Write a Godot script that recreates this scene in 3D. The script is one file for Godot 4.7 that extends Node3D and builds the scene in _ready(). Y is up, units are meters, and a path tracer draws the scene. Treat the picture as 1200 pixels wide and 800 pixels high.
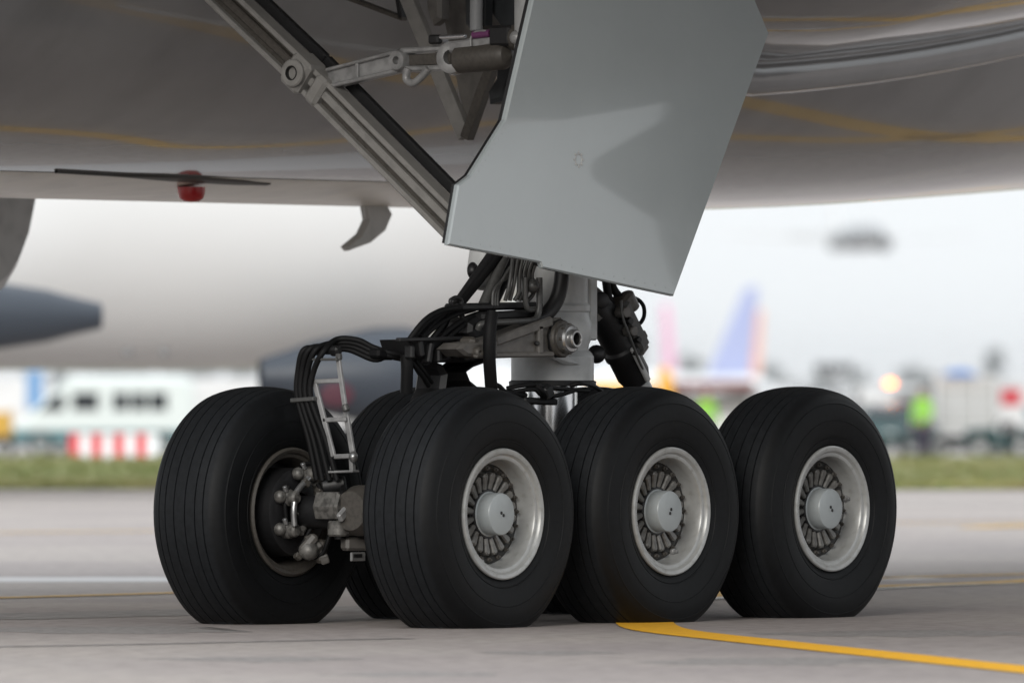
extends Node3D

# ---------------------------------------------------------------- mesh building
class Mesher:
	var v := PackedVector3Array()
	var n := PackedVector3Array()
	var col := PackedColorArray()
	var ix := PackedInt32Array()
	var tint := Color(1, 1, 1)

	func vert(p: Vector3, nn: Vector3) -> int:
		v.append(p)
		n.append(nn)
		col.append(tint)
		return v.size() - 1

	func tri(a: int, b: int, c: int) -> void:
		var g := (v[b] - v[a]).cross(v[c] - v[a])
		if g.length_squared() < 1e-16:
			return
		if g.dot(n[a] + n[b] + n[c]) > 0.0:   # Godot's front faces run clockwise
			ix.append_array([a, c, b])
		else:
			ix.append_array([a, b, c])

	func flat(pts: Array, nn: Vector3) -> void:   # a convex flat face
		var k := []
		for p in pts:
			k.append(vert(p, nn))
		for i in range(1, k.size() - 1):
			tri(k[0], k[i], k[i + 1])

	func lathe(prof: Array, xf := Transform3D(), segs := 32, crease := 38.0) -> Mesher:   # (radius, height) turned round the local Y axis
		var m := prof.size() - 1
		var nr := []
		for i in m:
			var d: Vector2 = prof[i + 1] - prof[i]
			nr.append(Vector2(d.y, -d.x).normalized() if d.length() > 1e-7 else Vector2(1, 0))
		var lim := cos(deg_to_rad(crease))
		for i in m:
			var na: Vector2 = nr[i]
			var nb: Vector2 = nr[i]
			if i > 0 and nr[i].dot(nr[i - 1]) > lim:
				na = (nr[i] + nr[i - 1]).normalized()
			if i < m - 1 and nr[i].dot(nr[i + 1]) > lim:
				nb = (nr[i] + nr[i + 1]).normalized()
			var first := v.size()
			for j in segs + 1:
				var a := TAU * j / segs
				var ca := cos(a)
				var sa := sin(a)
				vert(xf * Vector3(prof[i].x * ca, prof[i].y, prof[i].x * sa), (xf.basis * Vector3(na.x * ca, na.y, na.x * sa)).normalized())
				vert(xf * Vector3(prof[i + 1].x * ca, prof[i + 1].y, prof[i + 1].x * sa), (xf.basis * Vector3(nb.x * ca, nb.y, nb.x * sa)).normalized())
			for j in segs:
				var q := first + j * 2
				quad_ix(q, q + 1, q + 3, q + 2)
		return self

	func quad_ix(a: int, b: int, c: int, d: int) -> void:
		if (v[a] - v[c]).length_squared() < 1e-16:
			return
		tri(a, b, c)
		tri(a, c, d)

	func grid(rows: Array, flip := false, closed := false) -> Mesher:   # rows of points, smooth; normals from neighbours
		var h := rows.size()
		var w: int = rows[0].size()
		var first := v.size()
		for i in h:
			for j in w:
				var jm := j - 1
				var jp := j + 1
				if closed:
					jm = posmod(jm, w - 1)
					jp = posmod(jp, w - 1)
				else:
					jm = maxi(jm, 0)
					jp = mini(jp, w - 1)
				var dx: Vector3 = rows[i][jp] - rows[i][jm]
				var dy: Vector3 = rows[mini(i + 1, h - 1)][j] - rows[maxi(i - 1, 0)][j]
				var nn := dx.cross(dy).normalized()
				vert(rows[i][j], -nn if flip else nn)
		for i in h - 1:
			for j in w - 1:
				var q := first + i * w + j
				quad_ix(q, q + 1, q + w + 1, q + w)
		return self

	func tube(raw: Array, r: float, segs := 8, step := 6, r2 := -1.0) -> Mesher:   # a hose through the points
		var p := []
		if raw.size() == 2 or step < 2:
			p = raw
		else:
			for i in raw.size() - 1:
				var a: Vector3 = raw[maxi(i - 1, 0)]
				var b: Vector3 = raw[i]
				var c: Vector3 = raw[i + 1]
				var d: Vector3 = raw[mini(i + 2, raw.size() - 1)]
				for k in step:
					p.append(b.cubic_interpolate(c, a, d, float(k) / step))
			p.append(raw[-1])
		var t: Vector3 = (p[1] - p[0]).normalized()
		var side := t.cross(Vector3.UP if absf(t.y) < 0.9 else Vector3.RIGHT).normalized()
		var rings := []
		for i in p.size():
			var tn: Vector3 = (p[mini(i + 1, p.size() - 1)] - p[maxi(i - 1, 0)]).normalized()
			side = (side - tn * side.dot(tn)).normalized()
			var up := tn.cross(side)
			var ring := []
			var rr := r if r2 < 0.0 else lerpf(r, r2, float(i) / (p.size() - 1))
			for j in segs:
				var a := TAU * j / segs
				var nn: Vector3 = side * cos(a) + up * sin(a)
				ring.append(vert(p[i] + nn * rr, nn))
			rings.append(ring)
		for i in rings.size() - 1:
			for j in segs:
				var k := (j + 1) % segs
				quad_ix(rings[i][j], rings[i][k], rings[i + 1][k], rings[i + 1][j])
		for e in [0, rings.size() - 1]:
			var nn: Vector3 = (p[0] - p[1]).normalized() if e == 0 else (p[-1] - p[-2]).normalized()
			var pts := []
			for j in segs:
				pts.append(v[rings[e][j]])
			flat(pts, nn)
		return self

	func rod(a: Vector3, b: Vector3, prof: Array, segs := 20) -> Mesher:   # a lathe from a to b; prof is (radius, share of the way)
		var len := a.distance_to(b)
		var pr := []
		for q in prof:
			pr.append(Vector2(q.x, q.y * len))
		return lathe(pr, Transform3D(turned(b - a), a), segs)

	static func turned(y: Vector3, hint := Vector3.BACK) -> Basis:   # a basis whose Y runs along y
		y = y.normalized()
		var x := y.cross(hint)
		if x.length() < 0.05:
			x = y.cross(Vector3.RIGHT)
		x = x.normalized()
		return Basis(x, y, x.cross(y))

	func cyl(a: Vector3, b: Vector3, r: float, bev := 0.006, segs := 18) -> Mesher:
		var l := a.distance_to(b)
		bev = minf(bev, minf(l * 0.4, r * 0.4))
		return lathe([Vector2(0, 0), Vector2(r - bev, 0), Vector2(r, bev), Vector2(r, l - bev), Vector2(r - bev, l), Vector2(0, l)], Transform3D(turned(b - a), a), segs)

	func box(size: Vector3, xf := Transform3D(), bev := 0.006) -> Mesher:
		var h := size / 2.0
		bev = minf(bev, minf(h.x, minf(h.y, h.z)) * 0.6)
		var c := func(sx: int, sy: int, sz: int, ax: int) -> Vector3:
			var p := Vector3(sx * h.x, sy * h.y, sz * h.z)
			for k in 3:
				if k != ax:
					p[k] -= signf(p[k]) * bev
			return xf * p
		for ax in 3:
			var b1 := (ax + 1) % 3
			var b2 := (ax + 2) % 3
			for s in [-1, 1]:
				var q := []
				for e in [[-1, -1], [1, -1], [1, 1], [-1, 1]]:
					var g := [0, 0, 0]
					g[ax] = s
					g[b1] = e[0]
					g[b2] = e[1]
					q.append(c.call(g[0], g[1], g[2], ax))
				var nn := Vector3.ZERO
				nn[ax] = s
				flat(q, (xf.basis * nn).normalized())
			for s1 in [-1, 1]:
				for s2 in [-1, 1]:
					var q := []
					for e in [[-1, b1], [1, b1], [1, b2], [-1, b2]]:
						var g := [0, 0, 0]
						g[ax] = e[0]
						g[b1] = s1
						g[b2] = s2
						q.append(c.call(g[0], g[1], g[2], e[1]))
					var nn := Vector3.ZERO
					nn[b1] = s1
					nn[b2] = s2
					flat(q, (xf.basis * nn).normalized())
		for sx in [-1, 1]:
			for sy in [-1, 1]:
				for sz in [-1, 1]:
					flat([c.call(sx, sy, sz, 0), c.call(sx, sy, sz, 1), c.call(sx, sy, sz, 2)], (xf.basis * Vector3(sx, sy, sz)).normalized())
		return self

	func prism(poly: Array, depth: float, xf := Transform3D(), bev := 0.006) -> Mesher:   # an outline in local XY, thick along Z, centred, with chamfered edges
		var n_ := poly.size()
		var area := 0.0
		for i in n_:
			var a: Vector2 = poly[i]
			var b: Vector2 = poly[(i + 1) % n_]
			area += a.cross(b)
		if area < 0.0:
			poly = poly.duplicate()
			poly.reverse()
		var inset := PackedVector2Array()
		for i in n_:
			var d0: Vector2 = (poly[i] - poly[posmod(i - 1, n_)]).normalized()
			var d1: Vector2 = (poly[(i + 1) % n_] - poly[i]).normalized()
			var m0 := Vector2(-d0.y, d0.x)
			var m1 := Vector2(-d1.y, d1.x)
			var mm := (m0 + m1)
			mm = mm / maxf(mm.length_squared() / 2.0, 0.3)
			inset.append(poly[i] + mm * bev)
		var t := Geometry2D.triangulate_polygon(inset)
		var z := depth / 2.0
		var zb := z - minf(bev, z * 0.6)
		for s in [1.0, -1.0]:
			var nn := (xf.basis * Vector3(0, 0, s)).normalized()
			var base := v.size()
			for p in inset:
				vert(xf * Vector3(p.x, p.y, z * s), nn)
			for k in range(0, t.size(), 3):
				tri(base + t[k], base + t[k + 1], base + t[k + 2])
			for i in n_:
				var j := (i + 1) % n_
				var d: Vector2 = (poly[j] - poly[i]).normalized()
				var o := Vector3(d.y, -d.x, 0)
				flat([xf * Vector3(inset[i].x, inset[i].y, z * s), xf * Vector3(inset[j].x, inset[j].y, z * s), xf * Vector3(poly[j].x, poly[j].y, zb * s), xf * Vector3(poly[i].x, poly[i].y, zb * s)], (xf.basis * (o + Vector3(0, 0, s))).normalized())
				if s > 0.0:
					flat([xf * Vector3(poly[i].x, poly[i].y, zb), xf * Vector3(poly[j].x, poly[j].y, zb), xf * Vector3(poly[j].x, poly[j].y, -zb), xf * Vector3(poly[i].x, poly[i].y, -zb)], (xf.basis * o).normalized())
		return self

	func bar(a: Vector3, b: Vector3, w: float, t: float, up: Vector3, bev := 0.004) -> Mesher:   # a rectangular bar from a to b: w along «up», t across
		var y := (b - a).normalized()
		var u := (up - y * up.dot(y)).normalized()
		return box(Vector3(w, a.distance_to(b), t), Transform3D(Basis(u, y, u.cross(y)), (a + b) / 2.0), bev)

	func ball(at: Vector3, r: Vector3, segs := 14) -> Mesher:
		var pr := []
		for i in 9:
			var a := PI * i / 8.0 - PI / 2.0
			pr.append(Vector2(cos(a), sin(a)))
		return lathe(pr, Transform3D(Basis.from_scale(r), at), segs, 60.0)

	func done() -> ArrayMesh:
		var a := []
		a.resize(Mesh.ARRAY_MAX)
		a[Mesh.ARRAY_VERTEX] = v
		a[Mesh.ARRAY_NORMAL] = n
		a[Mesh.ARRAY_COLOR] = col
		a[Mesh.ARRAY_INDEX] = ix
		var m := ArrayMesh.new()
		m.add_surface_from_arrays(Mesh.PRIMITIVE_TRIANGLES, a)
		return m


# A smooth body from tapered bones: distance field joined by a smooth minimum, meshed as surface nets.
static func body_field(p: Vector3, bones: Array, k: float) -> float:
	var d := 1e9
	for b in bones:
		var a: Vector3 = b[0]
		var ab: Vector3 = b[1] - a
		var t := clampf((p - a).dot(ab) / maxf(ab.length_squared(), 1e-6), 0.0, 1.0)
		var e := p.distance_to(a + ab * t) - lerpf(b[2], b[3], t)
		var h := clampf(0.5 + 0.5 * (d - e) / k, 0.0, 1.0)
		d = lerpf(d, e, h) - k * h * (1.0 - h) if d < 1e8 else e
	return d


static func nets(m: Mesher, bones: Array, cell: float, k: float, grow := 0.0) -> Mesher:
	var lo := Vector3.ONE * 1e9
	var hi := Vector3.ONE * -1e9
	for b in bones:
		for e in [0, 1]:
			var r: float = b[2 + e] + grow + k * 0.5 + cell * 2.0
			lo = lo.min(b[e] - Vector3.ONE * r)
			hi = hi.max(b[e] + Vector3.ONE * r)
	var nx := int((hi.x - lo.x) / cell) + 2
	var ny := int((hi.y - lo.y) / cell) + 2
	var nz := int((hi.z - lo.z) / cell) + 2
	var f := PackedFloat32Array()
	f.resize(nx * ny * nz)
	var at := 0
	for z in nz:
		for y in ny:
			for x in nx:
				f[at] = body_field(lo + Vector3(x, y, z) * cell, bones, k) - grow
				at += 1
	var id := {}
	var step := [1, nx, nx * ny]
	for z in nz - 1:
		for y in ny - 1:
			for x in nx - 1:
				var q := x + y * nx + z * nx * ny
				var inside := 0
				for e in 8:
					if f[q + (e & 1) + ((e >> 1) & 1) * nx + (e >> 2) * nx * ny] < 0.0:
						inside += 1
				if inside == 0 or inside == 8:
					continue
				var sum := Vector3.ZERO
				var cnt := 0
				for e in 8:
					for ax in 3:
						if e & (1 << ax):
							continue
						var i0 := q + (e & 1) + ((e >> 1) & 1) * nx + (e >> 2) * nx * ny
						var f0 := f[i0]
						var f1 := f[i0 + step[ax]]
						if (f0 < 0.0) != (f1 < 0.0):
							var c := Vector3(e & 1, (e >> 1) & 1, e >> 2)
							c[ax] += f0 / (f0 - f1)
							sum += c
							cnt += 1
				var p := lo + (Vector3(x, y, z) + sum / cnt) * cell
				var h := cell * 0.5
				var g := Vector3(body_field(p + Vector3(h, 0, 0), bones, k) - body_field(p - Vector3(h, 0, 0), bones, k), body_field(p + Vector3(0, h, 0), bones, k) - body_field(p - Vector3(0, h, 0), bones, k), body_field(p + Vector3(0, 0, h), bones, k) - body_field(p - Vector3(0, 0, h), bones, k))
				id[q] = m.vert(p, g.normalized())
	for q in id:
		for ax in 3:
			var b1: int = step[(ax + 1) % 3]
			var b2: int = step[(ax + 2) % 3]
			if (f[q] < 0.0) != (f[q + step[ax]] < 0.0) and id.has(q - b1) and id.has(q - b2) and id.has(q - b1 - b2):
				m.quad_ix(id[q], id[q - b1], id[q - b1 - b2], id[q - b2])
	return m


# ---------------------------------------------------------------- materials
var M := {}
var rng := RandomNumberGenerator.new()


func lin(r: float, g: float, b: float) -> Color:
	return Color(r, g, b).linear_to_srgb()


func noise(freq: float, seed_: int, stops: Array, size := 512, octaves := 4, kind := FastNoiseLite.TYPE_SIMPLEX_SMOOTH) -> NoiseTexture2D:
	var f := FastNoiseLite.new()
	f.noise_type = kind
	f.frequency = freq
	f.seed = seed_
	f.fractal_octaves = octaves
	var t := NoiseTexture2D.new()
	t.width = size
	t.height = size
	t.seamless = true
	t.noise = f
	var g := Gradient.new()
	g.offsets = PackedFloat32Array()
	g.colors = PackedColorArray()
	for s in stops:
		g.add_point(s[0], s[1])
	t.color_ramp = g
	return t


func grey(x: float) -> Color:
	return Color(x, x, x)


func mat(name_: String, c: Color, rough: float, metal := 0.0, tex: Texture2D = null, scale := 1.0, world := true) -> StandardMaterial3D:
	var m := StandardMaterial3D.new()
	m.resource_name = name_
	m.albedo_color = c
	m.roughness = rough
	m.metallic = metal
	if tex:
		m.albedo_texture = tex
		m.uv1_triplanar = true
		m.uv1_world_triplanar = world
		m.uv1_scale = Vector3.ONE * scale
	M[name_] = m
	return m


func materials() -> void:
	var grime := noise(0.012, 3, [[0.0, grey(0.86)], [0.5, grey(0.96)], [1.0, grey(1.0)]])
	var speck := noise(0.03, 5, [[0.0, grey(0.8)], [0.38, grey(0.92)], [0.6, grey(1.0)], [1.0, grey(1.0)]])
	var heavy := noise(0.009, 9, [[0.0, grey(0.74)], [0.4, grey(0.88)], [0.7, grey(0.97)], [1.0, grey(1.0)]], 512, 6)
	var rub := noise(0.03, 11, [[0.0, grey(0.72)], [0.5, grey(0.9)], [1.0, grey(1.0)]])
	var sheen := noise(0.008, 17, [[0.0, grey(0.93)], [0.5, grey(0.97)], [1.0, grey(1.0)]])
	var m: StandardMaterial3D
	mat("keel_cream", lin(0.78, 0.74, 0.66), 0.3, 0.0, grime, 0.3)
	m = mat("hull", lin(0.3, 0.303, 0.31), 0.16, 0.0, grime, 0.18)
	m.clearcoat_enabled = true
	m.clearcoat = 1.0
	m.clearcoat_roughness = 0.03
	m = mat("door_paint", lin(0.33, 0.365, 0.375), 0.2, 0.0, noise(0.006, 53, [[0.0, grey(0.96)], [1.0, grey(1.0)]]), 0.3, false)
	m.metallic_specular = 0.75
	m.clearcoat_enabled = true
	m.clearcoat = 1.0
	m.clearcoat_roughness = 0.04
	mat("belly_shade", lin(0.05, 0.05, 0.05), 0.5)  # dark tone painted for the shadow at the drain mast
	mat("seam", lin(0.33, 0.325, 0.32), 0.4)
	mat("strut_grey", lin(0.47, 0.48, 0.48), 0.4, 0.0, grime, 1.2)
	mat("gear_grey", lin(0.13, 0.122, 0.113), 0.45, 0.0, heavy, 1.5)
	mat("light_grey", lin(0.5, 0.5, 0.49), 0.4, 0.0, grime, 0.8)
	mat("brace_grey", lin(0.24, 0.233, 0.222), 0.45, 0.0, grime, 1.5)
	mat("link_metal", lin(0.32, 0.32, 0.32), 0.42, 0.25, heavy, 2.0)
	mat("dirty_brown", lin(0.07, 0.063, 0.055), 0.5, 0.1, speck, 2.0)
	mat("brake_metal", lin(0.17, 0.163, 0.152), 0.45, 0.25, noise(0.016, 71, [[0.0, grey(0.5)], [0.36, grey(0.72)], [0.58, grey(0.95)], [1.0, grey(1.0)]], 512, 6), 2.4)
	mat("steel", lin(0.5, 0.5, 0.5), 0.3, 0.8, heavy, 2.5)
	mat("chrome", lin(0.75, 0.76, 0.78), 0.22, 1.0)
	mat("black_part", lin(0.009, 0.009, 0.01), 0.5, 0.0, speck, 2.0)
	mat("hose", lin(0.006, 0.006, 0.0065), 0.6)
	M["hose"].metallic_specular = 0.3
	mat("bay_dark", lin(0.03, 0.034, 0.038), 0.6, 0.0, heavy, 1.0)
	mat("pipe", lin(0.085, 0.085, 0.083), 0.4, 0.2, speck, 3.0)
	mat("magenta", lin(0.12, 0.03, 0.1), 0.5)
	m = mat("tyre", lin(0.013, 0.0145, 0.0168), 0.58, 0.0, rub, 1.4, false)
	m.vertex_color_use_as_albedo = true
	m.metallic_specular = 0.32
	mat("rim", lin(0.37, 0.375, 0.37), 0.34, 0.25, noise(0.018, 23, [[0.0, Color(0.8, 0.78, 0.76)], [0.25, Color(0.92, 0.92, 0.91)], [0.45, grey(0.96)], [1.0, grey(1.0)]]), 1.6, false)
	mat("wheel_web", lin(0.03, 0.029, 0.027), 0.5, 0.2, speck, 3.0, false)
	mat("wheel_lobe", lin(0.17, 0.165, 0.155), 0.4, 0.3, heavy, 4.0, false)
	mat("cap", lin(0.36, 0.39, 0.4), 0.35, 0.1, grime, 0.6, false)
	mat("black", lin(0.01, 0.01, 0.01), 0.6)
	m = mat("beacon", lin(0.45, 0.012, 0.015), 0.12)
	m.clearcoat_enabled = true
	m.clearcoat = 0.6
	# ground
	m = mat("ground", lin(0.42, 0.374, 0.348), 0.8, 0.0, noise(0.006, 31, [[0.0, Color(0.88, 0.87, 0.88)], [0.4, Color(0.94, 0.93, 0.93)], [0.62, Color(0.97, 0.965, 0.96)], [1.0, Color(1, 0.99, 0.975)]], 1024, 5), 0.04)
	m.detail_enabled = true
	m.detail_blend_mode = BaseMaterial3D.BLEND_MODE_MUL
	m.detail_uv_layer = BaseMaterial3D.DETAIL_UV_2
	m.uv2_triplanar = true
	m.uv2_world_triplanar = true
	m.uv2_scale = Vector3.ONE * 0.31
	m.detail_albedo = noise(0.02, 37, [[0.0, grey(0.82)], [0.5, grey(0.94)], [1.0, grey(1.0)]], 1024, 6)
	m.heightmap_enabled = true
	m.heightmap_scale = 1.2
	m.heightmap_texture = noise(0.25, 61, [[0.0, grey(0.0)], [0.45, grey(0.75)], [1.0, grey(1.0)]], 1024, 5)
	mat("yellow_line", lin(0.92, 0.46, 0.006), 0.7, 0.0, noise(0.03, 41, [[0.0, grey(0.86)], [0.45, grey(0.96)], [1.0, grey(1.0)]], 512, 6), 0.6)
	mat("worn_yellow", lin(0.78, 0.45, 0.07), 0.7, 0.0, rub, 0.6)
	mat("white_line", lin(0.72, 0.7, 0.66), 0.6, 0.0, noise(0.03, 43, [[0.0, grey(0.7)], [0.5, grey(0.95)], [1.0, grey(1.0)]]), 0.5)
	mat("rubber_mark", lin(0.3, 0.273, 0.257), 0.75, 0.0, rub, 0.4)
	mat("stain", lin(0.33, 0.3, 0.283), 0.7, 0.0, rub, 0.9)
	mat("wet", lin(0.36, 0.34, 0.33), 0.42, 0.0)
	mat("soil", lin(0.34, 0.34, 0.15), 0.9, 0.0, noise(0.01, 47, [[0.0, Color(0.75, 0.66, 0.5)], [0.4, Color(1, 0.95, 0.7)], [0.6, Color(0.85, 1, 0.6)], [1.0, Color(0.9, 1, 0.65)]]), 0.03)
	m = mat("grass", lin(1, 1, 1), 0.8)
	m.vertex_color_use_as_albedo = true
	m.backlight_enabled = true
	m.backlight = Color(0.2, 0.22, 0.08)
	m = mat("leaf", lin(0.09, 0.1, 0.08), 0.8)
	mat("white_paint", lin(0.78, 0.79, 0.79), 0.35, 0.0, grime, 0.1)
	mat("white_hull", lin(0.8, 0.81, 0.81), 0.3, 0.0, sheen, 0.02)
	mat("navy", lin(0.04, 0.05, 0.066), 0.45)
	mat("red", lin(0.55, 0.03, 0.05), 0.4)
	mat("dull_red", lin(0.09, 0.03, 0.045), 0.6)
	mat("barrier_red", lin(0.62, 0.05, 0.06), 0.5)
	mat("teal", lin(0.02, 0.13, 0.15), 0.4)
	mat("pale_green_white", lin(0.68, 0.74, 0.72), 0.35)
	mat("glass_dark", lin(0.03, 0.035, 0.04), 0.06)
	mat("blue", lin(0.06, 0.17, 0.42), 0.5)
	mat("sky_blue", lin(0.16, 0.33, 0.58), 0.5)
	mat("amber_paint", lin(0.85, 0.42, 0.03), 0.45)
	mat("cart_yellow", lin(0.6, 0.36, 0.05), 0.5)
	mat("maroon", lin(0.2, 0.06, 0.06), 0.5)
	mat("dark_green", lin(0.015, 0.05, 0.05), 0.25)
	mat("alu", lin(0.5, 0.51, 0.5), 0.45, 0.2, grime, 0.8)
	mat("grey_paint", lin(0.3, 0.31, 0.32), 0.5)
	mat("vest", lin(0.26, 0.6, 0.04), 0.6)
	mat("trousers", lin(0.03, 0.02, 0.045), 0.8)
	mat("skin", lin(0.42, 0.25, 0.18), 0.55)
	mat("hair", lin(0.02, 0.015, 0.012), 0.7)
	mat("pink", lin(0.82, 0.42, 0.58), 0.4)  # haze put into the fin colour as a paler pink
	mat("fin_blue", lin(0.38, 0.43, 0.68), 0.4)  # blue lightened so the paint itself carries haze
	mat("fin_orange", lin(0.8, 0.45, 0.36), 0.4)  # orange paled in the paint for the far haze
	m = mat("beacon_lamp", lin(0.9, 0.45, 0.05), 0.4)
	m.emission_enabled = true
	m.emission = Color(1.0, 0.55, 0.1)
	m.emission_energy_multiplier = 0.85


# ---------------------------------------------------------------- scene tree helpers
func thing(called: String, label: String, category: String, at := Vector3.ZERO, turn := 0.0, group := "") -> Node3D:
	var o := Node3D.new()
	o.name = called
	add_child(o, true)
	o.position = at
	o.rotation.y = turn
	o.set_meta("label", label)
	o.set_meta("category", category)
	if group:
		o.set_meta("group", group)
	return o


func part(parent: Node, called: String, m: Mesher, material: String, label := "") -> MeshInstance3D:
	return put(parent, called, m.done(), material, label)


func put(parent: Node, called: String, mesh: Mesh, material: String, label := "") -> MeshInstance3D:
	var o := MeshInstance3D.new()
	o.name = called
	o.mesh = mesh
	o.material_override = M[material]
	parent.add_child(o, true)
	if label:
		o.set_meta("label", label)
	return o


func structure(called: String, m: Mesher, material: String) -> MeshInstance3D:
	var o := part(self, called, m, material)
	o.set_meta("kind", "structure")
	return o


func mk() -> Mesher:
	return Mesher.new()


const TURN := -0.90841            # the way the photograph's far vehicles stand: broadside to the view
const INTO := Vector3(0.7885, 0, -0.615)
const ACROSS := Vector3(0.615, 0, 0.7885)


func ground_at(p: Vector3) -> float:   # level apron, then a gentle fall beyond the verge
	return -0.0062 * clampf(p.dot(INTO) - 115.0, 0.0, 685.0)


func _ready() -> void:
	rng.seed = 7
	# camera
	var cam := Camera3D.new()
	cam.name = "camera"
	cam.position = Vector3(-39.808, 1.2, 30.911)
	cam.rotation = Vector3(0.005040, -0.90841, 0)
	var lens := CameraAttributesPhysical.new()
	lens.frustum_focal_length = 339.300
	lens.frustum_focus_distance = 50.0
	lens.frustum_near = 0.5
	lens.frustum_far = 9000.0
	lens.exposure_aperture = 2.9
	cam.attributes = lens
	cam.fov = 4.05106
	cam.near = 0.5
	cam.far = 9000.0
	add_child(cam)
	cam.current = true
	# sky, sun, exposure
	var env := Environment.new()
	env.background_mode = Environment.BG_SKY
	env.tonemap_mode = Environment.TONE_MAPPER_LINEAR
	env.tonemap_exposure = 1.6
	env.sdfgi_enabled = true
	env.ssao_enabled = true
	env.ssil_enabled = true
	env.volumetric_fog_enabled = true
	env.volumetric_fog_density = 0.0
	var sky_m := ProceduralSkyMaterial.new()
	sky_m.sky_top_color = lin(1.1, 1.17, 1.24)
	sky_m.sky_horizon_color = lin(0.575, 0.597, 0.612)
	sky_m.sky_curve = 0.6
	sky_m.ground_bottom_color = lin(0.25, 0.245, 0.24)
	sky_m.ground_horizon_color = lin(0.5, 0.5, 0.5)
	sky_m.sun_angle_max = 1.0
	var sky := Sky.new()
	sky.sky_material = sky_m
	env.sky = sky
	var we := WorldEnvironment.new()
	we.name = "world"
	we.environment = env
	add_child(we)
	var sun := DirectionalLight3D.new()
	sun.name = "sun"
	sun.light_energy = 0.35
	sun.light_angular_distance = 25.0
	sun.light_color = Color(1.0, 0.985, 0.96)
	sun.basis = Basis.looking_at(Vector3(0.86, -0.36, -0.36))
	sun.shadow_enabled = true
	add_child(sun)
	materials()
	setting()
	airliner()
	background()


# ---------------------------------------------------------------- the setting
func ribbon(pts: Array, width: float, y: float) -> Mesher:   # a painted line on the ground
	var p := []
	for i in pts.size() - 1:
		for k in 20:
			p.append((pts[i] as Vector3).cubic_interpolate(pts[i + 1], pts[maxi(i - 1, 0)], pts[mini(i + 2, pts.size() - 1)], k / 20.0))
	p.append(pts[-1])
	var a := []
	var b := []
	for i in p.size():
		var t: Vector3 = (p[mini(i + 1, p.size() - 1)] - p[maxi(i - 1, 0)])
		t.y = 0
		t = t.normalized()
		var s := Vector3(-t.z, 0, t.x) * width / 2.0 * (1.0 + rng.randf_range(-0.012, 0.012))
		a.append(p[i] + s + Vector3(0, y, 0))
		b.append(p[i] - s + Vector3(0, y, 0))
	var m := mk()
	for i in p.size() - 1:
		m.flat([a[i], a[i + 1], b[i + 1], b[i]], Vector3.UP)
	return m


func band(near: float, far: float, y: float, half: float) -> Mesher:   # a strip of ground across the view, following the fall of the terrain
	var rows := []
	for i in 9:
		var d := lerpf(near, far, i / 8.0)
		var row := []
		for j in 21:
			var p := INTO * d + ACROSS * lerpf(-half, half, j / 20.0)
			p.y = ground_at(p) + y
			row.append(p)
		rows.append(row)
	return mk().grid(rows)


const TAXI := [Vector3(-15.61, 0, 19.01), Vector3(-13.65, 0, 16.64), Vector3(-11.69, 0, 14.28), Vector3(-9.73, 0, 11.91), Vector3(-7.77, 0, 9.55), Vector3(-5.81, 0, 7.18), Vector3(-5.16, 0, 6.39), Vector3(-4.50, 0, 5.61), Vector3(-3.85, 0, 4.82), Vector3(-3.20, 0, 4.03), Vector3(-2.54, 0, 3.24), Vector3(-2.22, 0, 2.85), Vector3(-1.89, 0, 2.46), Vector3(-1.55, 0, 2.08), Vector3(-1.19, 0, 1.72), Vector3(-0.82, 0, 1.39), Vector3(-0.43, 0, 1.07), Vector3(-0.04, 0, 0.76), Vector3(0.35, 0, 0.45)]   # the painted curve that passes under the middle wheel


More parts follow.
